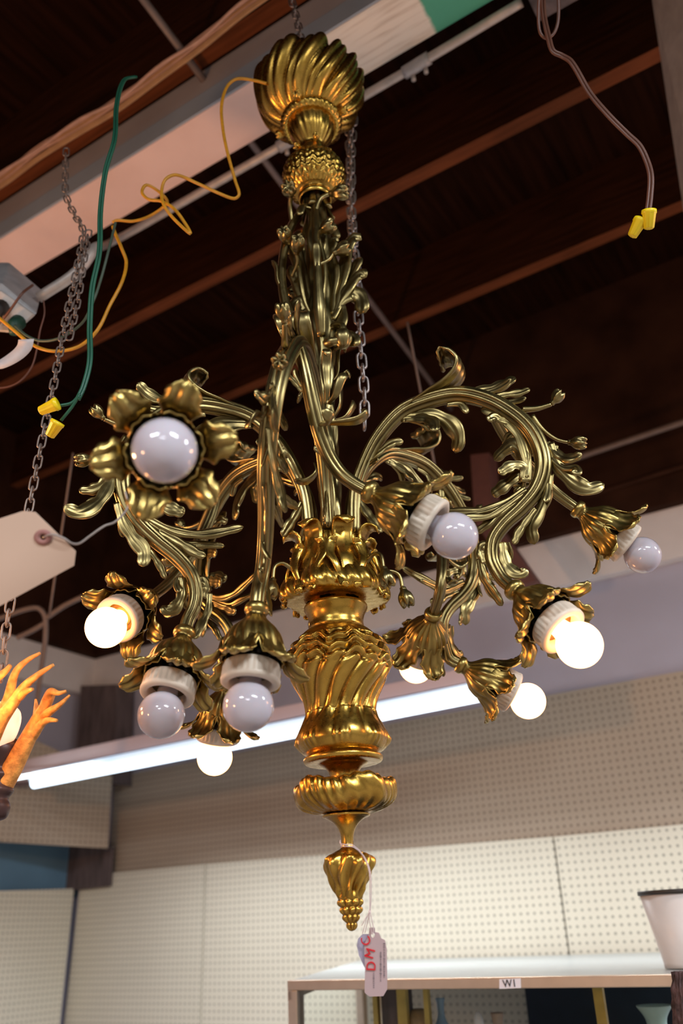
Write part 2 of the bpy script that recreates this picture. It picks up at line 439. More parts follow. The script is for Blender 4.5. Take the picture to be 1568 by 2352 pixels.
# finial
zt = [prow(y)[0] for y in (2138, 2065, 2000, 1950)]
def mfin(th, r, z):
    d = 0*th
    if z < zt[1]:
        kz = z/zt[1]*4
        d = .004*np.abs(np.cos(4.5*th+PI/2*math.floor(kz)))*abs(math.sin(PI*kz))**.7*min(1, r/.012)-.0015
    elif z < zt[3]-.006:
        f = min(1, (z-zt[1])/.01, (zt[3]-z)/.012)
        d = f*(.0024*np.sin(5*th+z*90)+.0022*np.sin(11*th-z*140))
    return (d,)
mb = MB(); lathe(mb, pf([(2139, 1), (2136, 9), (2120, 14), (2100, 21), (2080, 26), (2062, 29), (2040, 34), (2020, 43), (2000, 52), (1984, 56), (1970, 52), (1958, 36), (1948, 17)]), 120, 110, mfin)
cpart(mb, 'finial', M['gold'])
mb = MB(); lathe(mb, pf([(1949, 19), (1945, 15), (1930, 14), (1915, 16), (1900, 22), (1888, 32), (1879, 46), (1876, 54), (1872, 55), (1870, 44), (1866, 40)]), 64, 60)
cpart(mb, 'finial_stem', M['gold'])
# dish
def mdish(th, r, z):
    f = np.clip((r-.03)/.03, 0, 1)
    return (f*(.0035*np.abs(np.sin(12*th+3*np.sin(3*th)+z*60))+.003*np.sin(5*th)), f*(.003*np.sin(5*th+1)+.0025*np.abs(np.sin(12*th+z*60))))
mb = MB(); lathe(mb, pf([(1869, 40), (1868, 60), (1862, 84), (1852, 102), (1840, 111), (1824, 114), (1808, 112), (1798, 105), (1797, 97), (1806, 86), (1822, 64), (1832, 34)]), 192, 60, mdish)
cpart(mb, 'drip_dish', M['gold'])
mb = MB(); lathe(mb, pf([(1834, 36), (1800, 35), (1785, 33), (1772, 36), (1762, 44), (1757, 54), (1754, 58), (1753, 86), (1748, 91), (1741, 91), (1737, 84), (1733, 80)]), 96, 70)
cpart(mb, 'urn_foot', M['gold'])
# urn
za, zb_, zc_, zd = [prow(y)[0] for y in (1735, 1640, 1530, 1462)]
def murn(th, r, z):
    d = 0*th
    if z < zb_:        # smooth gadroons with shells at the bottom
        u = (z-za)/(zb_-za)
        d = d+.0034*min(1, u*1.2)*(np.abs(np.cos(4.5*th))**.6-.6)
        sh = math.exp(-((u-.30)/.16)**2)
        d = d+.0045*sh*np.clip(np.cos(8*th), 0, 1)**.6*(.75+.25*np.cos(48*th))
    if zb_-.02 < z < zc_+.02:  # swirling flutes
        f = min(1, (z-zb_+.02)/.03, (zc_+.02-z)/.02)
        ph = 7.5*th-(z-zb_)*62-160*(z-zb_)**2
        d = d+f*.0062*(np.abs(np.sin(ph/1.0))**.55-.6)
    if z > zc_-.012:   # ruffled drapery ridges at the shoulder
        f = min(1, (z-zc_+.012)/.012, (zd-z)/.01) if z < zd else 0
        w = .0055*np.sin(7*th+.6)+.003*np.sin(17*th)
        d = d+f*.0032*np.sin((z+w)*420)*1.0
    return (d,)
mb = MB(); lathe(mb, pf([(1733, 80), (1726, 94), (1708, 104), (1690, 103), (1672, 95), (1652, 84), (1636, 79), (1616, 81), (1592, 91), (1566, 105), (1542, 114), (1516, 117), (1496, 112), (1478, 100), (1462, 84), (1452, 72), (1447, 60)]), 256, 170, murn)
cpart(mb, 'urn', M['gold'])
mb = MB(); lathe(mb, pf([(1450, 60), (1444, 63), (1430, 62), (1416, 65), (1404, 71), (1399, 73), (1394, 72), (1391, 66), (1386, 62)]), 96, 50)
cpart(mb, 'collar', M['gold'])
# leafy crown
def mcrown(th, r, z):
    zl = prow(1388)[0]
    f = np.clip((r-.03)/.02, 0, 1)*np.clip((z-zl+.012)/.012, 0, 1)
    return (f*(.0045*np.sin(6*th+.4)+.0035*np.abs(np.sin(13*th+60*(z-zl)))),)
mb = MB(); lathe(mb, pf([(1386, 62), (1385, 88), (1384, 108), (1376, 117), (1362, 118), (1340, 108), (1316, 92), (1292, 78), (1266, 68), (1244, 62), (1240, 50), (1262, 40), (1300, 36)]), 192, 80, mcrown)
crown = cpart(mb, 'leaf_crown', M['gold'])
zc0, zc1 = prow(1365)[0], prow(1245)[0]
for i in range(7):
    an = i*2*PI/7-.35; e = A3(math.cos(an), math.sin(an), 0); s = A3(-math.sin(an), math.cos(an), 0)
    mb = MB()
    frond(mb, [e*.066+Zv*zc0, e*.066+Zv*(zc0+.03), e*.052+Zv*(zc0+.06), e*.050+Zv*(zc1+.0), e*.060+Zv*(zc1+.012), e*.074+Zv*(zc1+.008), e*.076+Zv*(zc1-.002)], .017, side=s, thick=.28, w0=.5, ribs=3)
    for sg in (-1, 1):
        frond(mb, [e*.070+s*sg*.012+Zv*(zc0-.005), e*.073+s*sg*.020+Zv*(zc0+.02), e*.064+s*sg*.026+Zv*(zc0+.042), e*.060+s*sg*.020+Zv*(zc0+.062), e*.066+s*sg*.012+Zv*(zc0+.066)], .0085, side=s, thick=.5, ribs=2)
        frond(mb, [e*.068+s*sg*.004+Zv*(zc0+.012), e*.072+s*sg*.014+Zv*(zc0+.002), e*.077+s*sg*.012+Zv*(zc0-.014), e*.079+s*sg*.004+Zv*(zc0-.010)], .006, side=s, thick=.6)
    cpart(mb, 'acanthus_leaf', M['gold'], crown)
    if i % 2 == 0:
        mb = MB()
        e2 = A3(math.cos(an+.45), math.sin(an+.45), 0)
        tube(mb, [e2*.06+Zv*(zc0+.02), e2*.085+Zv*(zc0+.036), e2*.10+Zv*(zc0+.030), e2*.104+Zv*(zc0+.008)], [.004, .003, .003], 8)
        bud(mb, e2*.104+Zv*(zc0+.010), A3(0, 0, -1)+e2*.2, .026)
        cpart(mb, 'rosebud', M['aged'], crown)
# central stem
zs0, zs1 = prow(1300)[0], prow(446)[0]
mb = MB()
lathe(mb, [(.016, zs0), (.017, zs0+.2), (.015, zs0+.33), (.022, zs0+.42), (.020, zs0+.5), (.019, zs0+.58), (.025, zs0+.66), (.020, zs0+.72), (.018, zs1)], 48, 140,
      mod=lambda th, r, z: (.0022*np.sin(4*th+z*70)+.001*np.sin(9*th-z*30),))
stem = cpart(mb, 'stem', M['aged'])
def rz(az, r, z, s=0):
    az = math.radians(az); return A3(math.cos(az)*r-math.sin(az)*s, math.sin(az)*r+math.cos(az)*s, z)
Z = lambda y: prow(y)[0]
# openwork cage of scroll straps around the upper stem
for az, ss in ((190, 1.), (-92, .62), (75, 1.)):
    mb = MB(); e = rz(az, 1, 0)
    sd = rz(az, 0, 0, 1)
    tube(mb, [rz(az, .012+(.012-.012)*ss, Z(475)), rz(az, .012+(.030-.012)*ss, Z(492)), rz(az, .012+(.050-.012)*ss, Z(530)), rz(az, .012+(.064-.012)*ss, Z(590)), rz(az, .012+(.068-.012)*ss, Z(650)), rz(az, .012+(.062-.012)*ss, Z(705)), rz(az, .012+(.05-.012)*ss, Z(752)), rz(az, .012+(.030-.012)*ss, Z(790))], [.006, .0075, .008, .0075, .0075, .009, .012, .008], 18, 60, flute=6, fd=.25)
    tube(mb, [rz(az, .012+(.055-.012)*ss, Z(560)), rz(az, .012+(.040-.012)*ss, Z(600), .008), rz(az, .012+(.036-.012)*ss, Z(650), .012), rz(az, .012+(.028-.012)*ss, Z(700), .006), rz(az, .012+(.012-.012)*ss, Z(740))], [.004, .006, .006, .004], 12, 36, flute=5, fd=.25)
    frond(mb, [rz(az, .012+(.066-.012)*ss, Z(680)), rz(az, .012+(.076-.012)*ss, Z(650)), rz(az, .012+(.078-.012)*ss, Z(620)), rz(az, .012+(.086-.012)*ss, Z(606))], .008, side=sd, thick=.5)
    frond(mb, [rz(az, .012+(.03-.012)*ss, Z(500)), rz(az, .012+(.04-.012)*ss, Z(498), -.02), rz(az, .012+(.045-.012)*ss, Z(520), -.03)], .008, nref=e, thick=.4)
    cpart(mb, 'scroll_strap', M['aged'], stem)
    mb = MB(); tube(mb, [rz(az, .012+(.045-.012)*ss, Z(516)), rz(az, .012+(.05-.012)*ss, Z(490), .012), rz(az, .012+(.05-.012)*ss, Z(480), .03)], [.005, .004], 8); bud(mb, rz(az, .012+(.05-.012)*ss, Z(480), .028), rz(az, .3, -.3, 1), .030); cpart(mb, 'rosebud', M['aged'], stem)
    mb = MB(); bud(mb, rz(az, .012+(.055-.012)*ss, Z(570), .004), rz(az, .3, .2, .7), .028); cpart(mb, 'rosebud', M['aged'], stem)
    mb = MB(); tube(mb, [rz(az, .012+(.05-.012)*ss, Z(640)), rz(az, .012+(.042-.012)*ss, Z(625), .02), rz(az, .012+(.044-.012)*ss, Z(612), .03)], [.004, .003], 8); bud(mb, rz(az, .012+(.044-.012)*ss, Z(614), .028), rz(az, 0, .4, .8), .028)
    cpart(mb, 'rosebud', M['aged'], stem)
mb = MB(); kp = rz(-35, .044, Z(800)); ke = rz(-35, 1, 0)
lathe(mb, [(.001, -.020), (.008, -.018), (.014, -.009), (.0165, .0), (.0145, .010), (.008, .016), (.001, .018)], 32, 26, M4=np.array(m4(ke, np.cross(Zv, ke), Zv, kp)),
      mod=lambda th, r, z: (-.0022*(1-np.abs(np.sin(3*th)))**2,))
tube(mb, [rz(-35, .010, Z(770)), rz(-35, .028, Z(762)), rz(-35, .044, Z(772)), kp], [.006, .006, .007], 12, 20)
tube(mb, [rz(-70, .012, Z(800)), rz(-62, .030, Z(808)), rz(-45, .040, Z(806)), kp], [.009, .008, .006], 12, 20)
cpart(mb, 'scroll_knob', M['aged'], stem)
# big leaf sprays up the stem
for az, sc in ((-12, 1.15), (120, .9), (170, .7)):
    mb = MB(); b0 = (.014, Z(745))
    for q, w, up in (([(.016, Z(740)), (.028, Z(690)), (.042, Z(630)), (.052, Z(580)), (.064, Z(562)), (.074, Z(572))], .010, 0),
                     ([(.016, Z(738)), (.034, Z(690)), (.052, Z(645)), (.066, Z(612)), (.070, Z(604))], .0085, .008),
                     ([(.016, Z(738)), (.036, Z(694)), (.056, Z(664)), (.070, Z(652)), (.078, Z(662))], .009, -.006),
                     ([(.016, Z(738)), (.034, Z(702)), (.052, Z(688)), (.064, Z(698)), (.066, Z(726)), (.062, Z(734))], .011, .006),
                     ([(.016, Z(730)), (.020, Z(690)), (.026, Z(640)), (.022, Z(590)), (.030, Z(560)), (.038, Z(566))], .009, -.004),
                     ([(.012, Z(800)), (.026, Z(770)), (.034, Z(735)), (.030, Z(712)), (.020, Z(712))], .009, .004),
                     ([(.012, Z(790)), (.022, Z(800)), (.040, Z(790)), (.050, Z(800)), (.046, Z(812))], .011, -.006)):
        frond(mb, [rz(az, .014+(r-.014)*sc, z, up*(i/len(q))) for i, (r, z) in enumerate(q)], w*1.65, nref=rz(az, .3, 0, 1), n=26, sec=18, thick=.36, w0=.6, groove=.5, ribs=2, lobes=2)
    cpart(mb, 'acanthus_leaf', M['aged'], stem)
for az, y in ((30, 840), (150, 860), (-80, 900), (-20, 930)):
    mb = MB()
    frond(mb, [rz(az, .010, Z(y+40)), rz(az, .026, Z(y+10)), rz(az, .030, Z(y-40)), rz(az, .044, Z(y-60)), rz(az, .046, Z(y-45))], .009, side=rz(az, 0, 0, 1), thick=.4, ribs=2)
    frond(mb, [rz(az, .010, Z(y+40)), rz(az, .030, Z(y+30), .012), rz(az, .042, Z(y), .022), rz(az, .040, Z(y-14), .03)], .008, side=rz(az, 0, 0, 1), thick=.5)
    cpart(mb, 'acanthus_leaf', M['aged'], stem)
for i in range(6):
    az = i*60+20; mb = MB()
    frond(mb, [rz(az, .014, Z(452)), rz(az, .022, Z(462)), rz(az, .026, Z(482)), rz(az, .034, Z(496)), rz(az, .036, Z(488))], .008, side=rz(az, 0, 0, 1), thick=.4)
    cpart(mb, 'acanthus_leaf', M['aged'], stem)
# ball with open collar
zb0 = Z(408)
def mball(th, r, z):
    f = np.clip((r-.035)/.012, 0, 1)
    return (f*(.0026*np.abs(np.sin(17*th+.35*np.sin(z*300)))+.0010*np.sin(z*480+2*np.sin(17*th))),)
sph = [(.0585*math.cos(math.radians(q)), zb0+.054*math.sin(math.radians(q))) for q in (-50, -35, -18, 0, 18, 35, 50, 62)]
mb = MB(); lathe(mb, [(.016, zb0-.038), (.0265, zb0-.058), (.0300, zb0-.062), (.0325, zb0-.058), (.0325, zb0-.052), (.0300, zb0-.046), (.034, zb0-.043)]+sph+[(.022, zb0+.050)], 192, 120, mball)
cpart(mb, 'gadrooned_ball', M['gold'])
# vase, torus and canopy
z1 = Z(342)
mb = MB(); lathe(mb, [(.021, zb0+.047), (.0225, z1-.004), (.022, z1+.004), (.030, z1+.018), (.040, z1+.036), (.045, z1+.054), (.046, z1+.066), (.040, z1+.074)], 96, 50,
                 mod=lambda th, r, z: ((.0022*np.abs(np.sin(8*th+z*20))*np.clip((r-.022)/.01, 0, 1)),))
for i in range(4):
    bud(mb, rz(i*90-75, .021, z1-.001), rz(i*90-75, 1, .1), .014)
cpart(mb, 'vase_neck', M['gold'])
z2 = z1+.062
mb = MB(); lathe(mb, [(.040, z2), (.052, z2-.003), (.060, z2+.006), (.059, z2+.016), (.050, z2+.022), (.042, z2+.022)], 160, 40,
                 mod=lambda th, r, z: (.0022*np.abs(np.sin(17*th+z*130))*np.clip((r-.04)/.012, 0, 1),))
for i in range(4):
    bud(mb, rz(i*90-110, .056, z2+.010), rz(i*90-110, 1, .1), .018)
cpart(mb, 'gadrooned_ring', M['gold'])
z3, z4 = z2+.018, Z(206)
def mcan(th, r, z):
    f = np.clip((r-.045)/.035, 0, 1)
    ph = 6*th+.8*np.sin(2*th+1.2)-(z-z3)*24+1.2*np.sin(th)*np.clip((z-z3)/.1, 0, 1)
    lob = np.abs(np.cos(ph))**.6; rib = np.abs(np.sin(2*ph+1.2*np.sin(3*th)))**.6
    return (f*(.013*(lob-.6)+.0075*(rib-.5)), f*(.012*(lob-.5)+.004*(rib-.5))*np.clip((z-z4+.05)/.05, 0, 1))
mb = MB(); lathe(mb, [(.036, z4-.098), (.052, z4-.094), (.070, z4-.082), (.087, z4-.064), (.099, z4-.042), (.106, z4-.018), (.108, z4+.002), (.106, z4+.016), (.100, z4+.022), (.094, z4+.010), (.085, z4-.010), (.03, z4-.01)], 256, 110, mcan)
cpart(mb, 'ceiling_canopy', M['gold'])

# ---- arms
def Zx(zx, zy): return (800+zx/2.119, 800+zy/2.119)
AZD = math.radians(-21); eD = A3(math.cos(AZD), math.sin(AZD), 0); sD = A3(-math.sin(AZD), math.cos(AZD), 0)
def plD(p):
    d = RL@ray(*Zx(*p)); o = toL(EYE); q = o-d*np.dot(o, sD)/np.dot(d, sD); return np.array([np.dot(q, eD), q[2]])
SPINE = [plD(p) for p in [(30, 900), (36, 700), (80, 560), (150, 430), (260, 310), (400, 250), (540, 225), (680, 255), (800, 320), (890, 400), (945, 500), (960, 600), (930, 700), (860, 790), (780, 870), (730, 950), (725, 1040), (752, 1105), (785, 1150)]]
SPINE = np.array(SPINE)
# (kind, points in the arm plane, half width, lift) ; fronds are gathered into leaves
ORN = [
 [('f', [(180, 390), (300, 285), (400, 228), (480, 190), (540, 150), (550, 105), (510, 78), (468, 92), (470, 118)], 27, 0)],
 [('f', [(560, 215), (680, 195), (750, 165), (802, 118)], 24, 8), ('f', [(600, 222), (700, 210), (760, 190), (800, 170)], 15, -8), ('f', [(680, 240), (780, 222), (835, 210), (880, 186)], 19, 4), ('f', [(740, 268), (820, 262), (872, 258)], 14, -6)],
 [('f', [(260, 335), (400, 325), (470, 345), (518, 395), (528, 440), (510, 492)], 33, 8), ('f', [(280, 340), (370, 345), (420, 375), (436, 426)], 24, -10), ('f', [(300, 350), (360, 360), (395, 390)], 16, 4)],
 [('f', [(480, 275), (545, 272), (570, 300), (575, 318)], 16, 0)],
 [('f', [(90, 560), (150, 500), (215, 450), (258, 440)], 20, 6), ('f', [(70, 590), (120, 560), (156, 552)], 15, -6)],
 [('f', [(50, 740), (90, 800), (130, 850), (165, 895)], 20, 0)],
 [('f', [(880, 660), (885, 560), (850, 440), (780, 350), (710, 315), (655, 300)], 24, 0), ('f', [(870, 640), (862, 530), (815, 470), (765, 490), (712, 532)], 27, 10),
  ('f', [(872, 640), (865, 590), (820, 590), (758, 640)], 22, -10), ('f', [(868, 650), (850, 620), (780, 660), (702, 706)], 26, 8), ('f', [(800, 370), (760, 360), (720, 350), (690, 375)], 20, -10), ('f', [(850, 430), (830, 400), (780, 410), (745, 450)], 18, 12)],
 [('f', [(985, 470), (1020, 560), (1080, 632), (1170, 676), (1250, 648)], 28, 8), ('f', [(985, 470), (1040, 530), (1095, 550), (1152, 538)], 20, -8), ('f', [(980, 460), (1005, 482), (1030, 490)], 12, 0), ('f', [(1000, 540), (1060, 590), (1120, 600), (1135, 630), (1110, 640)], 16, -14)],
 [('f', [(880, 690), (760, 765), (640, 800), (530, 800), (420, 790)], 20, 6), ('f', [(870, 710), (780, 780), (700, 830), (600, 840), (500, 850)], 17, -6), ('f', [(840, 750), (740, 820), (680, 870), (630, 900)], 20, 4)],
 [('f', [(990, 620), (975, 720), (940, 800), (900, 870), (912, 950)], 26, 6), ('f', [(985, 640), (985, 710), (975, 772)], 15, -8), ('f', [(930, 790), (880, 860), (850, 910), (826, 974)], 17, -4)],
 [('f', [(775, 960), (790, 1050), (830, 1105), (872, 1110), (888, 1085)], 22, 0), ('f', [(800, 960), (808, 1000), (800, 1040)], 14, 6)],
 [('f', [(690, 1060), (672, 1010), (690, 975), (700, 1000)], 20, 0), ('f', [(660, 1040), (680, 1130), (720, 1190), (770, 1262)], 18, 6)],
]
BUDS = [([(850, 300), (920, 288), (985, 262)], (985, 262), (1030, 205), 62, 7), ([(900, 330), (950, 392), (1010, 432), (1072, 444)], (1065, 442), (1150, 446), 66, 5), ([(860, 600), (865, 650), (850, 690)], (856, 660), (830, 690), 40, 5)]
PXM = 1640*2.119      # zoomed pixels per metre at the reference arm
nomend = A3(SPINE[-1][0], 0, SPINE[-1][1])
bulbs = dict(I=(570, 1622, 117, 590, 1395, 1, 0), D=(1330, 1481, 107, 1178, 1352, 1, 1), E=(1212, 1610, 81, 1072, 1535, -.15, 1), J=(493, 1740, 80, 507, 1645, -.12, 1), H=(370, 1642, 108, 425, 1450, 1, 0),
             B=(1043, 1231, 110, 845, 1128, 1, 0), C=(1475, 1275, 84, 1320, 1165, 1, 0), F=(955, 1530, 78, 985, 1440, -.6, 1), G=(243, 1441, 94, 345, 1372, 1, 1), A=(378, 1035, 150, 378, 1035, 1, 0))
TIP = {}
for kx, (x, y, sz, ax, ay, sg, on) in bulbs.items():
    bc = ray(x, y)*(FPX*.06/sz); d = ray(ax, ay); LL = .13
    A_, B_, C_ = d@d, -2*d@bc, bc@bc-LL*LL
    D_ = max(B_*B_-4*A_*C_, 0); t = (-B_+sg*math.sqrt(D_))/2/A_
    apx = d*t; bl, al = toL(bc+EYE), toL(apx+EYE)
    dv = nrm(bl-al); TIP[kx] = (bl-dv*.13, dv, on)
def smooth(x): x = np.clip(x, 0, 1); return x*x*(3-2*x)
ARMS = [('I', 'B', -97), ('D', 'C', -21), ('E', 'F', 40), ('J', 'G', 139), ('H', 'A', 204)]
for main, br, azd in ARMS:
    az = math.radians(azd); e = A3(math.cos(az), math.sin(az), 0); s = A3(-math.sin(az), math.cos(az), 0)
    apex, dv, on = TIP[main]
    tgt = apex-dv*.02
    delta = tgt-(e*nomend[0]+Zv*nomend[2])
    spw = []
    nS = len(SPINE)
    def warp(p2, t, so=0):
        return e*p2[0]+s*so+Zv*p2[1]+delta*smooth((t-.3)/.7)
    for i, p in enumerate(SPINE):
        spw.append(warp(p, i/(nS-1)))
    spw[-1] = tgt; spw.append(apex+dv*.006)
    arm = MB(); tube(arm, spw, [.0095, .0105, .0125, .0140, .0142, .0138, .013, .012, .0105, .0095], 48, 100, flute=7, fd=.30, up=s)
    armo = cpart(arm, 'scroll_arm', M['aged'])
    def tof(p2): return float(np.argmin(np.linalg.norm(SPINE-p2, axis=1)))/(nS-1)
    for g in ORN:
        mb = MB()
        base = plD(g[0][1][0])
        for kind, pts, hw, lift in g:
            P = []; m = len(pts)
            t0 = tof(plD(pts[0]))
            for i, q in enumerate(pts):
                P.append(warp(plD(q), t0, lift/1000*(i/(m-1))**1.5*1.6))
            if g is ORN[0]: P = [p-s*.022*(i/(len(P)-1))**1.5+Zv*.004*(i > 3) for i, p in enumerate(P)]; frond(mb, P, .027, side=s, n=44, sec=28, thick=.24, w0=.16, groove=.5, ribs=3, peak=.93); continue
            frond(mb, P, hw/PXM*(1.42 if hw < 20 else 1.62), nref=s+.30*e*(1 if lift > 0 else -1), n=34, sec=22, thick=.40, w0=.62, groove=.5, ribs=2 if hw < 22 else 3, lobes=0 if hw < 17 else 3)
        cpart(mb, 'acanthus_leaf', M['aged'], armo)
    for pts, bp, bt, size, sw in BUDS:
        mb = MB(); t0 = tof(plD(pts[0]))
        P = [warp(plD(q), t0, .004*i) for i, q in enumerate(pts)]
        tube(mb, P, [sw*1.3/PXM*2, sw/PXM*1.6], 8, 18)
        bb = warp(plD(bp), t0, .004*(len(pts)-1)); bd = warp(plD(bt), t0, .004*(len(pts)-1))-bb
        bud(mb, bb, bd, size/PXM*1.15)
        cpart(mb, 'rosebud', M['aged'], armo)
    # side branch towards the upper bulb
    apb, dvb, onb = TIP[br]
    mb = MB(); p0 = warp(SPINE[7], 7/(nS-1), .006)
    lng = np.linalg.norm(apb-p0); back = apb-dvb*min(.11, lng*.38)
    p1 = p0+Zv*(-.5*max(.06, p0[2]-back[2]))+s*.018
    bz = [p0*(1-q)**3+3*p1*q*(1-q)**2+3*back*q*q*(1-q)+(apb-dvb*.02)*q**3 for q in np.linspace(0, 1, 9)]
    mid = bz[4]
    tube(mb, bz+[apb+dvb*.006], [.008, .0095, .0105, .0105, .0095, .0085], 36, 60, flute=6, fd=.24)
    bro = cpart(mb, 'branch_stem', M['aged'], armo)
    mb = MB()
    sd2 = nrm(np.cross(dvb, Zv)+A3(.001, 0, 0)); upv = np.cross(sd2, dvb)
    for f_, w in (([0, 0, 0], 1),):
        frond(mb, [mid, mid+upv*.012+dvb*.02, mid+upv*.03+dvb*.045, mid+upv*.045+dvb*.05, mid+upv*.046+dvb*.04], .010, side=sd2, thick=.4)
        cpart(mb, 'acanthus_leaf', M['aged'], armo); mb = MB()
        frond(mb, [back, back-upv*.010+dvb*.01, back-upv*.028+dvb*.006, back-upv*.036-dvb*.01], .008, side=sd2, thick=.45)
        cpart(mb, 'acanthus_leaf', M['aged'], armo); mb = MB()
        frond(mb, [mid, mid+sd2*.02+dvb*.02, mid+sd2*.04+dvb*.03, mid+sd2*.052+dvb*.02], .009, side=upv, thick=.45)
    cpart(mb, 'acanthus_leaf', M['aged'], armo)

# ---- flower cups, sockets, bulbs (shared meshes)
def tipframe(p, d, roll=0):
    x = nrm(np.cross(d, A3(.13, .31, .94))); y = np.cross(d, x); c, sn = math.cos(roll), math.sin(roll)
    return m4(c*x+sn*y, -sn*x+c*y, d, p)
mb = MB()
lathe(mb, [(.0085, -.004), (.0135, -.003), (.0155, .002), (.0150, .007), (.0125, .010), (.0135, .016), (.020, .024), (.0290, .034), (.0345, .046), (.0368, .060), (.0380, .075), (.0355, .074), (.0338, .058), (.030, .044), (.022, .032), (.010, .026)], 144, 70,
      mod=lambda th, r, z: (np.clip((z-.012)/.02, 0, 1)*(.0022*np.abs(np.cos(3*th))**.7+.0009*np.sin(18*th+z*60)-.001),
                            np.clip((z-.05)/.02, 0, 1)*(-.015*np.clip(1-np.abs(np.cos(3*th))*2.2, 0, 1))))
me_cup = mb.build('flower_cup', M['cup'])
# petal: lobed, flaring out from the bell rim
def petal():
    mb = MB(); n, m = 40, 19
    sp = spline([(.0350, .052, 0), (.0375, .062, 0), (.0420, .0725, 0), (.0490, .081, 0), (.0570, .0865, 0), (.0650, .0885, 0), (.0720, .087, 0)], n)
    u = np.linspace(0, 1, n); v = np.linspace(-1, 1, m)
    hw = np.interp(u, [0, .18, .40, .56, .66, .76, .86, .94, 1], [.0175, .0150, .0185, .0228, .0185, .0172, .0185, .0150, .0060])
    hw = np.convolve(np.pad(hw, 1, mode='edge'), [.25, .5, .25], 'valid')
    R1 = []
    for i in range(n):
        row = []
        for vv in v:
            k = u[i]*(1-.10*vv*vv*np.clip(u[i]*2, 0, 1))*(n-1); i0 = min(int(k), n-2); q = sp[i0]+(sp[i0+1]-sp[i0])*(k-i0)
            if u[i] < .25: q = (q[0]*math.cos(hw[i]*vv/q[0]*(1-u[i]*4)) if 1 else q[0], q[1])
            row.append((q[0]-.0012*math.cos(vv*PI*2)*u[i], hw[i]*vv, q[1]+.0014*math.cos(vv*PI*3)*(.3+u[i])-.0045*vv*vv*u[i]))
        R1.append(row)
    R1 = np.array(R1); N = np.cross(np.gradient(R1, axis=0), np.gradient(R1, axis=1)); N /= np.linalg.norm(N, axis=2)[:, :, None]+1e-9
    mb.grid(np.concatenate([R1+N*.0010, (R1-N*.0010)[:, ::-1]], axis=1), True, True, True); return mb
me_pet = petal().build('petal', M['cup'])
mb = MB()
lathe(mb, [(.012, .022), (.020, .026), (.0215, .034), (.0205, .046), (.0215, .048), (.0205, .052), (.0205, .078), (.0225, .080), (.0225, .090), (.012, .090)], 64, 60, smooth=False)
me_soc = mb.build('socket', M['dark'])
mb = MB()
for i in range(6):
    a = i*PI/3+.3; c, sn = math.cos(a), math.sin(a)
    th = np.arange(12)*2*PI/12
    R = [np.stack([c*rr-sn*.0036*np.cos(th), sn*rr+c*.0036*np.cos(th), .066+.0036*np.sin(th)], -1) for rr in (.0195, .0212)]
    mb.grid(R, True, True, True)
me_hol = mb.build('vent_holes', M['hole'])
mb = MB()
lathe(mb, [(.0225, .078), (.0310, .077), (.0340, .079), (.0355, .083), (.0355, .096), (.0362, .098), (.0357, .1015), (.0325, .1035), (.0270, .1035), (.0250, .100), (.0225, .088)], 144, 60, smooth=False,
      mod=lambda th, r, z: (-.0011*(np.cos(30*th) > .2)*(1.0 if .0825 < z < .0965 and r > .03 else 0.),))
me_rng = mb.build('socket_ring', M['porc'])
def bulbmb():
    mb = MB(); prof = [(.0125, .086), (.0135, .096), (.0145, .1015), (.0175, .1055)]
    for a in np.linspace(-52, 90, 26):
        prof.append((.030*math.cos(math.radians(a)), .130+.030*math.sin(math.radians(a))))
    lathe(mb, prof, 64, len(prof), smooth=False); return mb
me_off = bulbmb().build('light_bulb', M['bulb_off']); me_on = bulbmb().build('light_bulb', M['bulb_on'])
protos = [me_cup, me_pet, me_soc, me_hol, me_rng, me_off, me_on]
def inst(src, name, par, mtx=None):
    o = src.copy(); o.name = name; C.objects.link(o); o.parent = par
    o.matrix_local = mtx if mtx is not None else Matrix.Identity(4)
    return o
ROLLS = dict(A=.52, B=.1, C=.3, D=.0, E=.5, F=.2, G=.35, H=.15, I=.45, J=.05)
for kx, (p, d, on) in TIP.items():
    Fm = tipframe(p, d, ROLLS[kx])
    cup = inst(me_cup, 'flower_cup', root, Fm)
    for i in range(6):
        pe = inst(me_pet, 'petal', cup, Matrix.Rotation(i*PI/3+PI/6*0, 4, 'Z'))
    so = inst(me_soc, 'socket', root, Fm); inst(me_hol, 'vent_holes', so); (inst(me_rng, 'socket_ring', so) if kx != 'A' else None)
    bu = inst(me_on if on else me_off, 'light_bulb', root, Fm)
    bu['label'] = 'glowing warm white globe bulb' if on else 'unlit milky white globe bulb'
for o in protos: bpy.data.objects.remove(o)

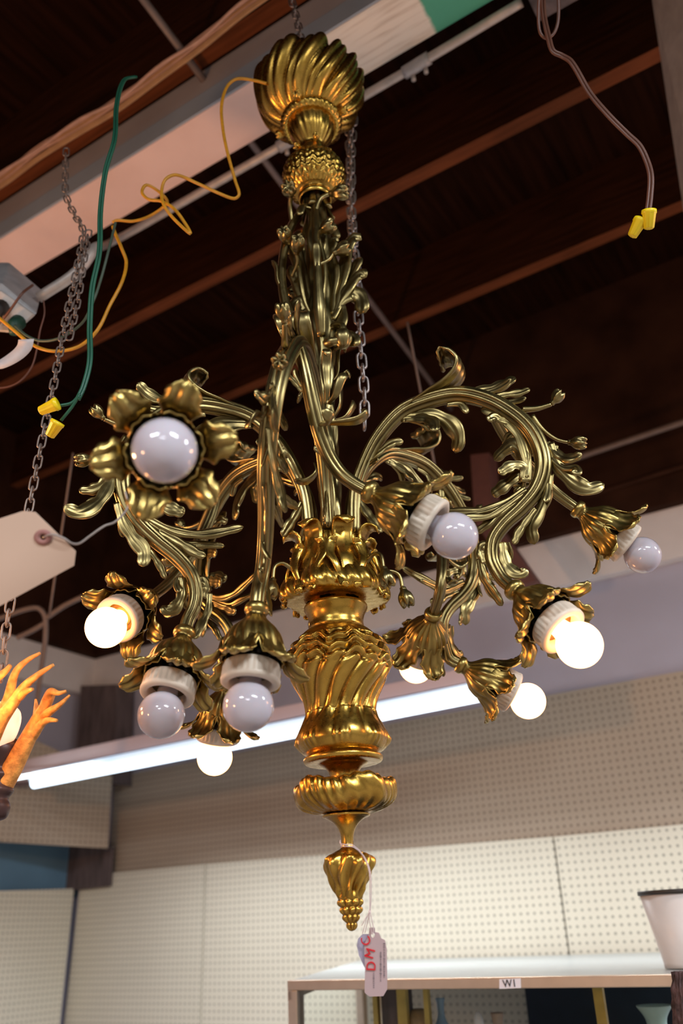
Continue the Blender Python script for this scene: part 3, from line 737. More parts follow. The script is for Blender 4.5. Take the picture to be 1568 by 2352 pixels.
# ------------------------------------------------------------------ chains
def linkmesh(L_, W_, r):
    mb = MB(); P = []
    for i in range(24):
        a = i*2*PI/24; x = W_*math.cos(a); z = W_*math.sin(a)+(L_-W_)*(1 if math.sin(a) > 0 else -1)*min(1, abs(math.sin(a))*3)
        P.append(A3(x, 0, z))
    P = np.array(P); n = len(P); R = []
    for i in range(n):
        t = nrm(P[(i+1) % n]-P[i-1]); nn = np.cross(A3(0, 1, 0), t); th = np.arange(8)*2*PI/8
        R.append(P[i]+r*np.cos(th)[:, None]*nn+r*np.sin(th)[:, None]*A3(0, 1, 0))
    R.append(R[0]); mb.grid(R); return mb
def chain(root_, strands, L_, W_, r, mat):
    src = linkmesh(L_, W_, r).build('link', mat)
    pitch = 2*(L_-r*1.9); flip = 0
    for P in strands:
        P = spline(P, 400); d = np.r_[0, np.cumsum(np.linalg.norm(np.diff(P, axis=0), axis=1))]; T = tangents(P)
        for q in np.arange(pitch/2, d[-1], pitch):
            p = np.array([np.interp(q, d, P[:, i]) for i in range(3)]); t = T[min(np.searchsorted(d, q), 399)]
            x = nrm(np.cross(t, A3(.8, -.6, .05))); y = np.cross(t, x)
            c, s_ = math.cos(PI/4+flip*PI/2), math.sin(PI/4+flip*PI/2)
            o = src.copy(); C.objects.link(o); o.parent = root_; o.name = 'link'
            o.matrix_local = Matrix.Translation(-root_.location) @ m4(c*x+s_*y, -s_*x+c*y, t, p); flip ^= 1
    bpy.data.objects.remove(src)
hk = cbot+axd*(z4-.012)
ch = thing('hanging_chain', 'short pale chain above the gilt canopy holding the chandelier to the beam', 'chain', at(690, 100, 1.85))
chain(ch, [[hk, at(692, 95, 1.86), at(683, 50, 1.90), at(668, -10, 1.95), at(664, -60, 1.99)]], .0150, .0072, .0019, M['steel'])
ch = thing('loose_chain', 'long slack doubled chain hanging down beside the chandelier stem', 'chain', at(808, 290, 1.85))
chain(ch, [[at(812, 268, 1.94), at(806, 350, 1.89), at(804, 450, 1.83), at(812, 560, 1.72), at(820, 680, 1.67), at(828, 800, 1.62), at(836, 900, 1.59), at(837, 985, 1.57)],
           [at(800, 290, 1.93), at(806, 400, 1.87), at(808, 520, 1.80), at(818, 620, 1.70), at(822, 700, 1.66)]], .0165, .0082, .0023, M['steel'])
ch = thing('rusty_chain', 'long rusty brown chain holding the antler chandelier at the left', 'chain', at(150, 345, 1.75))
chain(ch, [[at(152, 342, 1.84), at(150, 400, 1.80), at(152, 450, 1.76), at(172, 495, 1.72), at(190, 530, 1.68), at(176, 620, 1.60), at(150, 740, 1.52), at(122, 890, 1.42), at(95, 1020, 1.36), at(66, 1170, 1.30), at(40, 1300, 1.26), at(18, 1420, 1.23), at(8, 1500, 1.21), at(2, 1570, 1.20)],
           [at(204, 530, 1.68), at(192, 600, 1.62), at(178, 690, 1.57), at(160, 772, 1.52)]], .0128, .0058, .0016, M['rust'])

# ------------------------------------------------------------------ cords
def cord(name, label, cat, px, r, mat, twin=False, seg=8):
    P = [at(*p) for p in px]; th = thing(name, label, cat, P[0])
    Q = spline(P, len(P)*10); mb = MB()
    if twin:
        T, N, B = frames(Q, nrm(CR))
        for s_ in (-1, 1):
            mb2 = MB(); tube(mb2, Q+N*r*.95*s_, [r], seg, len(Q)); addp(mb2, 'cord_strand', mat, th)
    else:
        tube(mb, Q, [r], seg, len(Q)); addp(mb, 'cord_strand', mat, th)
    return th
def nut(par, p0, p1, depth, r):
    a, b = at(*p0, depth), at(*p1, depth); d = nrm(b-a); x = nrm(np.cross(d, CF)); y = np.cross(d, x); ln = np.linalg.norm(b-a)
    mb = MB(); lathe(mb, [(r*.5, 0), (r, .02*ln), (r*1.02, .18*ln), (r*.92, .22*ln), (r*.68, .95*ln), (r*.45, ln), (.0003, ln)], 36, 30, smooth=False,
                     mod=lambda th, rr, z: ((-.09*r*(np.cos(9*th) > 0)*(z > .2*ln)),), M4=np.array(m4(x, y, d, a)), cap0=True)
    o = addp(mb, 'wire_nut', M['nut'], par); o['label'] = 'yellow plastic wire nut'
g = cord('green_cord', 'dark green twin cord hanging at the upper left, two yellow wire nuts', 'cord',
         [(312, 176, 1.62), (285, 184, 1.60), (268, 240, 1.56), (263, 320, 1.5), (243, 390, 1.47), (231, 480, 1.44), (228, 580, 1.4), (212, 660, 1.37), (206, 750, 1.34), (206, 830, 1.31), (192, 888, 1.29), (178, 918, 1.28)], .0024, M['green'], True)
for q in ([(184, 905, 1.28), (165, 925, 1.28), (136, 932, 1.28)], [(182, 908, 1.28), (165, 935, 1.28), (140, 966, 1.28)]):
    mb = MB(); tube(mb, [at(*p) for p in q], [.0024], 8, 20); addp(mb, 'cord_strand', M['green'], g)
nut(g, (134, 926), (90, 945), 1.27, .0098); nut(g, (134, 968), (113, 1003), 1.27, .0105)
cord('faded_cord', 'thin faded green cord sagging behind the thick green cord to the box', 'cord',
     [(265, 512, 1.66), (248, 580, 1.62), (232, 640, 1.6), (215, 690, 1.58), (190, 740, 1.58), (140, 775, 1.6), (95, 783, 1.62), (60, 770, 1.64), (35, 748, 1.66)], .0026, M['green2'])
cord('yellow_cord', 'yellow amber cord looping from the gilt canopy across the white conduit', 'cord',
     [(612, 192, 1.72), (585, 185, 1.72), (545, 181, 1.71), (522, 198, 1.7), (509, 240, 1.68), (511, 290, 1.66), (521, 345, 1.64), (540, 415, 1.62), (549, 447, 1.61), (538, 456, 1.61), (505, 445, 1.61), (455, 422, 1.62), (405, 402, 1.62), (380, 412, 1.61), (371, 440, 1.6), (376, 470, 1.58), (395, 498, 1.57), (437, 537, 1.55), (428, 518, 1.56), (400, 480, 1.58),
      (370, 462, 1.6), (342, 458, 1.61), (326, 442, 1.62), (336, 425, 1.63), (362, 438, 1.64), (384, 462, 1.66), (372, 478, 1.68), (340, 498, 1.69), (305, 508, 1.7), (268, 506, 1.7), (258, 511, 1.7)], .0030, M['yellow'])
cord('yellow_cord', 'yellow amber cord drooping from the conduit to the outlet box', 'cord',
     [(259, 520, 1.69), (264, 535, 1.68), (280, 572, 1.66), (290, 602, 1.65), (280, 648, 1.62), (252, 702, 1.6), (224, 758, 1.58), (188, 792, 1.58), (150, 805, 1.58), (110, 805, 1.58), (70, 789, 1.6), (30, 757, 1.62), (0, 732, 1.64), (-30, 710, 1.66)], .0032, M['yellow'])
g = cord('brown_cord', 'brown twin cord with two yellow wire nuts hanging at upper right', 'cord',
         [(1246, -40, 1.5), (1248, 30, 1.48), (1260, 88, 1.46), (1270, 118, 1.45), (1290, 128, 1.45), (1312, 143, 1.44), (1355, 215, 1.42), (1400, 268, 1.4), (1440, 308, 1.39), (1468, 335, 1.38), (1486, 372, 1.37), (1494, 405, 1.36), (1492, 450, 1.35), (1487, 490, 1.34)], .0026, M['brown'], True)
mb = MB(); tube(mb, [at(*p, 1.47) for p in [(1240, -40), (1236, 30), (1240, 75), (1254, 88), (1272, 76), (1282, 40), (1280, -40)]], [.0028], 8, 50); addp(mb, 'cord_strand', M['brown'], g)
nut(g, (1490, 482), (1490, 526), 1.33, .0112); nut(g, (1472, 504), (1451, 543), 1.34, .0112)
# cable bundle above the beam
g = thing('cable_bundle', 'sagging bundle of pinkish cables above the white beam', 'cable', at(250, 245, 2.1))
zc_b = ZB+.09
for i, (o1, o2, mt) in enumerate(((0, 0, 'cable'), (7, 4, 'cable2'), (14, 12, 'cable'), (-7, 6, 'cable'), (20, 24, 'cable2'), (26, 30, 'cable2'))):
    P = [onz(x, y, zc_b-.004*i) for x, y in [(-160, 490+o2), (0, 405+o1), (90, 335+o2), (180, 283+o1), (270, 225+o2), (370, 155+o1), (460, 85+o2), (560, 8+o1), (680, -80+o2)]]
    mb = MB(); tube(mb, P, [.0048], 8, 50); addp(mb, 'cable_strand', M[mt], g)
# conduit with coupling and bend into the outlet box
zq = ZB-.03
cp = [onz(x, y, zq) for x, y in [(1198, 5), (960, 148), (830, 224), (640, 338), (400, 476), (300, 533), (245, 562)]]
bend = [at(215, 572, 1.88), at(195, 605, 1.86), at(160, 638, 1.85), at(120, 664, 1.85), at(88, 684, 1.85)]
g = thing('conduit_pipe', 'pale galvanised conduit running alongside the white beam, bent into a box', 'pipe', cp[3])
mb = MB(); tube(mb, cp+bend, [.0115], 18, 120); addp(mb, 'pipe_run', M['conduit'], g)
def coupling(x0, y0, x1, y1):
    c0, c1 = onz(x0, y0, zq), onz(x1, y1, zq)
    mb = MB(); tube(mb, [c0, c1], [.0165], 18, 6); addp(mb, 'coupling', M['boxmetal'], g)
    for p in (c0*.75+c1*.25, c0*.25+c1*.75):
        mb = MB(); tube(mb, [p+b_*.012, p-b_*.0-Zv*.026+b_*.014], [.005, .006], 10, 5); addp(mb, 'set_screw', M['conduit'], g)
coupling(928, 168, 985, 133); coupling(640, 338, 690, 308)
slabx = MB(); p = onz(1215, -5, zq); slabx.box(p-a_*.0-b_*.03-Zv*.03, -a_*.12, b_*.08, Zv*.07)
tag(slabx.build('junction_box', M['post'], smooth=False, bevel=.004), 'dark brown junction box at the top where the conduit ends', 'junction box')
# outlet box
ob = thing('outlet_box', 'grey metal outlet box on the beam end with plugs in it', 'outlet box', at(40, 690, 1.85))
o0 = at(18, 612, 1.86); ex = at(94, 690, 1.84)-o0; ez = at(-60, 668, 1.76)-at(0, 700, 1.80)
front = [at(-60, 655, 1.80), at(6, 655, 1.80), at(80, 718, 1.80), at(86, 722, 1.80), at(44, 750, 1.78), at(28, 760, 1.78), at(-60, 748, 1.78)]
mb = MB(); mb.prism([at(-60, 650, 1.80), at(4, 650, 1.80), at(86, 720, 1.80), at(30, 762, 1.79), at(-60, 752, 1.79)], at(22, 602, 1.93)-at(4, 650, 1.80))
addp(mb, 'box_body', M['boxmetal'], ob, smooth=False, bevel=.004)
mb = MB(); mb.prism([at(-60, 668, 1.785), at(2, 666, 1.785), at(80, 722, 1.785), at(32, 764, 1.78), at(-60, 756, 1.78)], CF*.008)
addp(mb, 'cover_plate', M['conduit'], ob, smooth=False, bevel=.003)
for x, y, mt, nm in ((4, 705, 'plugb', 'black_plug'), (42, 740, 'plugg', 'green_plug')):
    mb = MB(); c = at(x, y, 1.78); tube(mb, [c, c-CF*.02+CU*-.012, c-CF*.025-CU*.03], [.016, .015, .008], 14, 14); o = addp(mb, nm, M[mt], ob)
mb = MB(); tube(mb, [at(75, 655, 1.78), at(50, 675, 1.74), at(25, 710, 1.74), at(5, 735, 1.75), at(-20, 760, 1.77)], [.0028], 8, 24); addp(mb, 'cord_strand', M['brown'], ob)
tag(cord('thin_brown_wire', 'thin dark brown wire drooping below the outlet box', 'wire', [(100, 690, 1.8), (102, 720, 1.8), (92, 760, 1.79), (86, 795, 1.78), (74, 840, 1.77), (50, 872, 1.76), (20, 888, 1.76), (-30, 893, 1.76)], .0016, M['brown']), 'thin dark brown wire drooping below the outlet box', 'wire')
# curled white label tag on the cord
mb = MB(); pts = [(78, 778), (72, 802), (48, 826), (8, 846), (-20, 848)]; pt2 = [(42, 780), (40, 792), (28, 806), (-4, 828), (-20, 832)]
R = []
S1 = spline([at(x, y, 1.57) for x, y in pts], 16); S2 = spline([at(x, y, 1.58) for x, y in pt2], 16)
mb.grid(np.stack([S1, S2, S2+CF*.001, S1+CF*.001], 1), True, True, True)
tag(mb.build('cord_label', M['sticker'], origin=at(40, 810, 1.62)), 'curled white plastic label hanging under the outlet box', 'label')

# rods and pipes near the roof
def rod(name, label, cat, p0, p1, r, mat):
    mb = MB(); tube(mb, [p0, p1], [r], 12, 8); return tag(mb.build(name, mat, origin=p0), label, cat)
zr = ZJ-.03
rod('tie_rod', 'long thin grey rod running diagonally under the dark joists', 'rod', onz(300, -40, zr), onz(1060, 972, zr), .0105, plain('dull_grey_rod', (.17, .13, .12), .5, .2))
PR = plain('dark_grey_pipe', (.16, .11, .09), .5, .2)
rod('pipe', 'thin pale pipe high under the roof at the right', 'pipe', onz(1150, 1110, ZW+.22), onz(1700, 925, ZW+.22), .012, PR)
rod('pipe', 'thinner pipe just above the pale wall plank at the right', 'pipe', onz(1330, 1145, ZW+.12), onz(1700, 1030, ZW+.12), .010, M['header'])
rod('hanging_wire', 'thin vertical wire hanging at the left from the joists', 'wire', at(168, 1040, 2.6), at(113, 1415, 2.6), .0035, PR)
rod('hanging_wire', 'thin vertical wire hanging from the joists right of centre', 'wire', at(935, 740, 2.4), at(1000, 1080, 2.4), .0035, PR)
g = thing('bent_pipe', 'thin dark grey bent pipe in front of the left wall corner', 'pipe', at(103, 1430, 2.9))
for q in ([(-60, 1438), (0, 1420), (50, 1402), (85, 1396), (100, 1408), (105, 1430), (103, 1480), (92, 1560), (78, 1680)], [(108, 1418), (150, 1390), (200, 1366)], [(40, 1465), (80, 1445), (105, 1430)]):
    mb = MB(); tube(mb, [at(x, y, 2.9) for x, y in q], [.009], 10, 50); addp(mb, 'pipe_run', PR, g)
# knee brace and dark post in the roof, pale board at the right edge
mb = MB(); P = [onplane(x, y, PW-b_*.45, b_) for x, y in [(1080, 1045), (1122, 1040), (1130, 1190), (1232, 1335), (1190, 1345), (1090, 1200)]]
mb.prism(P, b_*.08); o = struct(mb.build('trim_%d' % k, plain('red_brown_brace', (.13, .05, .04), .7), smooth=False, origin=P[0])); k += 1
mb = MB(); P = [at(1503, -60, 2.3), at(1620, -60, 2.1), at(1640, 520, 2.1), at(1590, 520, 2.3)]; mb.prism(P, CF*.04)
struct(mb.build('trim_%d' % k, plain('greyish_board', (.33, .29, .27), .7), smooth=False, origin=P[0])); k += 1

# ------------------------------------------------------------------ fluorescent fixture
off = .66
fl = thing('fluorescent_light', 'long fluorescent batten light with glowing blue-white tube on the back wall', 'fluorescent light', onback(600, 1690, off))
def fband(name, pts, mat, offv, th):
    P = [onback(x, y, offv) for x, y in pts]; mb = MB(); mb.prism(P, b_*th); return addp(mb, name, mat, fl, smooth=False, bevel=.002)
fband('top_rail', [(25, 1752), (300, 1693), (700, 1612), (1160, 1513), (1160, 1550), (700, 1642), (300, 1725), (25, 1782)], M['fixture'], off, .05)
fband('shadow_band', [(25, 1782), (300, 1725), (700, 1642), (1160, 1550), (1160, 1580), (700, 1672), (300, 1756), (25, 1806)], M['fixture_dark'], off-.02, .05)
fband('lower_rail', [(25, 1768), (300, 1735+15), (700, 1668), (1150, 1574), (1150, 1590), (700, 1684), (300, 1762), (25, 1795)], M['fixture'], off+.02, .04)
print('fixture left', np.dot(onback(25,1768,.42)-PCn, -a_), [round(float(np.dot(p-PCn,-a_)),2) for p in PD], [round(float(np.dot(p-PCn,-b_)),2) for p in PD])
q0, q1 = onback(72, 1790, off+.02), onback(1125, 1582, off+.02)
mb = MB(); tube(mb, [onback(78, 1800, off+.06), onback(1118, 1594, off+.06)], [.0195], 18, 10); o = addp(mb, 'glowing_tube', M['tube'], fl); o['label'] = 'long glowing blue-white tube'
mb = MB(); tube(mb, [onback(32, 1788, off+.10), onback(212, 1754, off+.10)], [.008], 18, 10); o = addp(mb, 'glowing_tube', M['tube2'], fl); o['label'] = 'short bright white tube end'
mb = MB(); P = [onback(78, 1788, off+.045), onback(1125, 1580, off+.045)]
tube(mb, P, [.027], 18, 10); addp(mb, 'reflector', emis('reflector_painted_glow', (.45, .66, .86), .95), fl)  # tube light on the reflector painted as its own emission

# ------------------------------------------------------------------ display case
cb0 = onback(823, 2205, .085); ZT = cb0[2]
c0, c1 = onz(660, 2252, ZT), onz(1640, 2226, ZT)
xd = -a_; yd = cb0-c0; yd[2] = 0; yd2 = nrm(np.cross(Zv, xd))
depth = max(.3, np.dot(yd, yd2))
print('case top', ZT, 'depth', depth, c0, c1, np.dot(c0-EYE, CF))
cl = np.dot(c1-c0, xd); c1 = c0+xd*cl; yb0 = cb0-c0
def onfront(px, py): return onplane(px, py, c0, yd2)
fh = ZT-onfront(800, 2274)[2]; fw = np.linalg.norm((onfront(681, 2300)-onfront(660, 2300)))
case = thing('display_case', 'glass fronted display case with pale top and a W1 label', 'display case', c0*A3(1, 1, 0))
# true left edge direction: towards the back corner seen in the photo
yb = cb0-c0; yb[2] = 0
mb = MB(); mb.prism([c0-Zv*.012, c1-Zv*.012, c1+b_*depth-Zv*.012, c0+yb-Zv*.012], Zv*.010); addp(mb, 'top_panel', M['casetop'], case, smooth=False)
mb = MB(); mb.box(c0-Zv*fh-yd2*.002, xd*cl, yd2*.03, Zv*fh); addp(mb, 'front_rail', M['caseframe'], case, smooth=False, bevel=.002)
mb = MB(); mb.box(c0*A3(1, 1, 0), xd*fw, yd2*.03, Zv*(ZT-fh)); addp(mb, 'corner_post', M['caseframe'], case, smooth=False, bevel=.002)
mb = MB(); mb.box(c0*A3(1, 1, 0)+yb, xd*.03, -yd2*.03, Zv*(ZT-.02)); addp(mb, 'corner_post', M['caseframe'], case, smooth=False)
mb = MB(); mb.box(c1*A3(1, 1, 0)-xd*.03, xd*.03, yd2*.03, Zv*(ZT-fh)); addp(mb, 'corner_post', M['caseframe'], case, smooth=False)
mb = MB(); mb.prism([c0-Zv*.04, c0+yb-Zv*.04, c0+yb-Zv*.012, c0-Zv*.012], xd*.012); addp(mb, 'side_rail', M['caseframe'], case, smooth=False)
gl, nt, bb = newmat('case_glass'); bb.inputs['Transmission Weight'].default_value = 1; bb.inputs['Roughness'].default_value = .02; bb.inputs['IOR'].default_value = 1.05; bb.inputs['Base Color'].default_value = (.92, .97, .96, 1)
mb = MB(); mb.box(c0+xd*fw+yd2*.012-Zv*ZT+Zv*.1, xd*(cl-fw), yd2*.004, Zv*(ZT-fh-.1)); addp(mb, 'glass_front', gl, case, smooth=False)
SH = ZT-fh-.20
mb = MB(); mb.box(c0+xd*.02+yd2*.03+Zv*(SH-ZT-.012), xd*(cl-.04), yd2*(depth-.06), Zv*.012); addp(mb, 'shelf', M['casetop'], case, smooth=False)
mb = MB(); mb.box(c0+xd*.02+yd2*.02-Zv*ZT, xd*(cl-.03), yd2*(depth-.04), Zv*.5); addp(mb, 'plinth', M['casein'], case, smooth=False)
bx0 = np.dot(onfront(880, 2300)-c0, xd)
mb = MB(); mb.box(c0+xd*bx0+yd2*(depth*.62)-Zv*ZT+Zv*.5, xd*(cl-bx0), yd2*.01, Zv*(ZT-.56)); addp(mb, 'back_lining', M['casein'], case, smooth=False)
mb = MB(); mb.box(onfront(825, 2352)*A3(1, 1, 0)+yd2*.10+Zv*.5, xd*.07, yd2*.02, Zv*(ZT-fh-.5)); addp(mb, 'inner_panel', M['post'], case, smooth=False)
for x, w in ((815, .012), (872, .024), (935, .012), (1340, .02)):
    mb = MB(); mb.box(onfront(x, 2352)*A3(1, 1, 0)+yd2*.08+Zv*.5, xd*w, yd2*.012, Zv*(ZT-fh-.5)); addp(mb, 'brass_strip', M['goldstrip'], case, smooth=False)
# W1 label
mb = MB(); lp = [onfront(x, y)-yd2*.004 for x, y in [(1148, 2249), (1196, 2247), (1197, 2269), (1148, 2271)]]; mb.prism(lp, yd2*.002)
lab = addp(mb, 'number_label', M['white_label'], case, smooth=False)
lc = sum(lp)/4; ex_ = nrm(lp[1]-lp[0]); ey_ = nrm(np.cross(-yd2, ex_))
t = text('lettering', 'W1', M['black'], .0195, m4(ex_, ey_, -yd2, lc-yd2*.001), case); t.parent = lab; t['label'] = 'black W1 lettering'
# things in the case
def standing(name, label, cat, px, topy, dist, r, prof, mat, base):
    p = onfront(px, 2320); p = p+nrm(ray(px, 2320)*A3(1, 1, 0))*dist
    p[2] = base; top = onplane(px, topy, p, nrm(CF*A3(1, 1, 0)))[2]; h = top-base
    mb = MB(); lathe(mb, [(a*r, b*h) for a, b in prof], 40, 40, M4=np.array(m4(A3(1, 0, 0), A3(0, 1, 0), Zv, p)), cap0=True)
    return tag(mb.build(name, mat, origin=p), label, cat)
standing('vase', 'pale green flared vase in the display case at the right', 'vase', 1503, 2308, .15, .036, [(.7, 0), (.9, .2), (1, .4), (.75, .62), (.55, .75), (.6, .86), (1, 1), (.9, .99), (.4, .8)], M['vase'], SH)
standing('wooden_jar', 'small turned wooden jar with a pale lid in the display case', 'jar', 957, 2318, .15, .030, [(.9, 0), (1, .3), (.95, .7), (1.05, .74), (1.05, .88), (.6, 1), (.001, 1)], M['wood'], SH)
standing('glass_bottle', 'blue grey slanted bottle in the display case', 'bottle', 1012, 2292, .2, .022, [(.9, 0), (1, .1), (1, .6), (.4, .78), (.4, .95), (.5, 1), (.001, 1)], M['bottle'], SH)
standing('figurine', 'small white ceramic figurine in the display case', 'figurine', 1097, 2322, .15, .022, [(1, 0), (.9, .2), (.6, .45), (.8, .6), (.4, .72), (.5, .85), (.3, .97), (.001, 1)], M['ceramic'], SH)
standing('vase', 'small pinkish white vase in the display case behind the figurine', 'vase', 1140, 2326, .2, .02, [(.8, 0), (1, .3), (.9, .6), (.5, .8), (.7, 1), (.5, .98)], M['paper'], SH)
# white bucket on the case, dark wicker beside it
def onz_top(px, py): return onz(px, py, ZT)
bp = onz_top(1585, 2222); dB = np.dot(bp-EYE, CF); rb = (1585-1529)*dB/FPX; rt = (1585-1500)*dB/FPX
zt_ = onplane(1585, 2046, bp, nrm(CF*A3(1, 1, 0)))[2]-ZT
bk = thing('bucket', 'white tapered bucket with a dark rim standing on the display case', 'bucket', bp)
mb = MB(); lathe(mb, [(rb*.5, 0), (rb, 0), (rb*1.01, .01), (rt, zt_), (rt-.003, zt_), (rb-.002, .012)], 64, 6, smooth=False, M4=np.array(m4(A3(1, 0, 0), A3(0, 1, 0), Zv, bp)), cap0=True); addp(mb, 'bucket_body', M['bucket'], bk)
mb = MB(); lathe(mb, [(rt-.004, zt_-.006), (rt+.003, zt_-.005), (rt+.003, zt_+.003), (rt-.004, zt_+.003)], 64, 5, smooth=False, M4=np.array(m4(A3(1, 0, 0), A3(0, 1, 0), Zv, bp))); addp(mb, 'rim', M['rim'], bk)
wp = at(1592, 2330, 1.45); 
wk = thing('wicker_basket', 'dark brown frayed wicker basket at the right edge', 'basket', wp*A3(1, 1, 0))
hz = at(1592, 2232, 1.45)[2]
mb = MB(); rw = .036
lathe(mb, [(rw*.9, 0), (rw*1.1, hz*.5), (rw, hz*.9), (rw*.8, hz*.97), (rw*.5, hz)], 60, 60, mod=lambda th, r, z: (.004*np.sin(9*th+z*120)+.003*np.sin(23*th-z*260),), M4=np.array(m4(A3(1, 0, 0), A3(0, 1, 0), Zv, wp*A3(1, 1, 0))), cap0=True, cap1=True)
addp(mb, 'basket_body', M['wicker'], wk)

# ------------------------------------------------------------------ price tags
def tagshape(pts, depth_fn, mat, name, par, th=.0008):
    mb = MB(); P = [at(x, y, depth_fn(x, y)) for x, y in pts]; mb.prism(P, CF*th); return addp(mb, name, mat, par, smooth=False)
D1 = 1.085
pt_ = thing('price_tag', 'pink paper price tag with red letters hanging from the finial', 'price tag', at(855, 2135, D1))
def holed(outer, c, rx, ry, depth, mat, name, par):
    mb = MB(); n = 24; hol = [at(c[0]+rx*math.cos(i*2*PI/n), c[1]+ry*math.sin(i*2*PI/n), depth) for i in range(n)]
    # resample outer by angle about the hole
    O = np.array(outer, float); out = []
    for i in range(n):
        d = np.array([math.cos(i*2*PI/n), math.sin(i*2*PI/n)]); best = 1e9
        for j in range(len(O)):
            p, q = O[j]-c, O[(j+1) % len(O)]-c; e_ = q-p; den = d[0]*e_[1]-d[1]*e_[0]
            if abs(den) < 1e-9: continue
            t_ = (p[0]*e_[1]-p[1]*e_[0])/den; u_ = (p[0]*d[1]-p[1]*d[0])/den
            if t_ > 0 and -1e-6 <= u_ <= 1+1e-6: best = min(best, t_)
        out.append(c+d*best)
    return hol, out
front = [(848, 2131), (860, 2131), (861, 2141), (870, 2143), (875, 2155), (884, 2160), (888, 2180), (889, 2240), (889, 2272), (880, 2288), (848, 2289), (837, 2280), (838, 2230), (836, 2170), (846, 2150)]
mb = MB(); hole = (856, 2148)
O = []
P = [at(x, y, D1) for x, y in front]
import bmesh
bmx = bmesh.new(); vs = [bmx.verts.new(p) for p in P]; es = [bmx.edges.new((vs[i], vs[(i+1) % len(vs)])) for i in range(len(vs))]
hv = [bmx.verts.new(at(hole[0]+4.2*math.cos(i*PI/8), hole[1]+6*math.sin(i*PI/8), D1)) for i in range(16)]
es += [bmx.edges.new((hv[i], hv[(i+1) % 16])) for i in range(16)]
bmesh.ops.triangle_fill(bmx, use_beauty=True, use_dissolve=False, edges=es)
r_ = bmesh.ops.extrude_face_region(bmx, geom=bmx.faces[:]); bmesh.ops.translate(bmx, verts=[v for v in r_['geom'] if isinstance(v, bmesh.types.BMVert)], vec=Vector(CF*.0007))
bmesh.ops.translate(bmx, verts=bmx.verts, vec=-pt_.location); bmesh.ops.recalc_face_normals(bmx, faces=bmx.faces)
me = bpy.data.meshes.new('tag_card'); bmx.to_mesh(me); bmx.free(); me.materials.append(M['paper2'])
o = bpy.data.objects.new('tag_card', me); C.objects.link(o); o.parent = pt_
backp = [(833, 2146), (846, 2146), (852, 2160), (852, 2235), (840, 2228), (832, 2212), (824, 2195), (819, 2172), (822, 2156)]
o = tagshape(backp, lambda x, y: D1+.003, M['paper3'], 'second_card', pt_); o['label'] = 'lilac tag curling out behind the pink one'
Rt, Up = nrm(CR), nrm(CU)
def letter(s_, x, y, size, rot, mat, par, nm='lettering', dz=.0010):
    xa = Rt*math.cos(rot)+Up*math.sin(rot); ya = -Rt*math.sin(rot)+Up*math.cos(rot)
    return text(nm, s_, mat, size, m4(xa, ya, -CF, at(x, y, D1-dz)), par)
for s_, x, y, rr in (('D', 853, 2219, 1.52), ('M', 850, 2190, 1.30), ('C', 841, 2161, 1.85)):
    o = letter(s_, x, y, .0165, rr, M['red'], pt_); o['label'] = 'red handwritten letter '+s_
def scrib(x, ys):
    mb = MB(); yy = ys[0]
    while yy < ys[1]:
        h = random.uniform(1.2, 3); w = random.uniform(.8, 2.4)
        mb.prism([at(x-w, yy, D1-.0005), at(x+w, yy+.6, D1-.0005), at(x+w, yy+h, D1-.0005), at(x-w, yy+h-.6, D1-.0005)], -CF*.0002); yy += h+random.uniform(.8, 2.4)
    o = addp(mb, 'small_writing', M['ink'], pt_, smooth=False)
scrib(858, (2234, 2268)); scrib(874, (2185, 2255)); scrib(882, (2166, 2245))
ts = thing('tag_string', 'thin pink string looped around the finial stem, holding the price tag', 'string', at(790, 1935, 1.12))
for q in ([(781, 1930, 1.13), (782, 1938, 1.105), (794, 1940, 1.095), (808, 1940, 1.10), (826, 1955, 1.10), (843, 1980, 1.095), (851, 2010, 1.09), (852, 2060, 1.088), (850, 2094, 1.087)],
          [(781, 1934, 1.13), (786, 1944, 1.103), (798, 1944, 1.095), (812, 1946, 1.10), (832, 1964, 1.10), (847, 2000, 1.095), (849, 2050, 1.088), (849, 2094, 1.087)],
          [(850, 2094, 1.086), (853, 2110, 1.085), (857, 2130, 1.084), (856, 2146, 1.083)], [(849, 2094, 1.086), (848, 2110, 1.085), (851, 2130, 1.084), (854, 2146, 1.083)],
          [(849, 2092, 1.087), (842, 2108, 1.087), (836, 2130, 1.087), (832, 2144, 1.087)], [(849, 2094, 1.087), (839, 2110, 1.087), (830, 2126, 1.087)], [(849, 2094, 1.087), (845, 2112, 1.087), (838, 2142, 1.087)]):
    mb = MB(); tube(mb, [at(*p) for p in q], [.0006], 6, 40); addp(mb, 'strand', M['string'], ts)
mb = MB(); lathe(mb, [(.0004, -.003), (.0014, -.001), (.0014, .001), (.0004, .003)], 10, 8, M4=np.array(m4(A3(1, 0, 0), A3(0, 1, 0), Zv, at(849, 2094, 1.087)))); addp(mb, 'knot', M['string'], ts)
# manila tag on the left
mt = thing('manila_tag', 'blank manila shipping tag with brown reinforced hole at the left', 'tag', at(98, 1233, .93))
mp = [(-140, 1236), (52, 1174), (81, 1176), (174, 1266), (170, 1299), (-140, 1468)]
bmx = bmesh.new(); vs = [bmx.verts.new(at(x, y, .93)) for x, y in mp]; es = [bmx.edges.new((vs[i], vs[(i+1) % len(vs)])) for i in range(len(vs))]
hv = [bmx.verts.new(at(99+7*math.cos(i*PI/10), 1234+7*math.sin(i*PI/10), .93)) for i in range(20)]; es += [bmx.edges.new((hv[i], hv[(i+1) % 20])) for i in range(20)]
bmesh.ops.triangle_fill(bmx, use_beauty=True, use_dissolve=False, edges=es)
r_ = bmesh.ops.extrude_face_region(bmx, geom=bmx.faces[:]); bmesh.ops.translate(bmx, verts=[v for v in r_['geom'] if isinstance(v, bmesh.types.BMVert)], vec=Vector(CF*.0008))
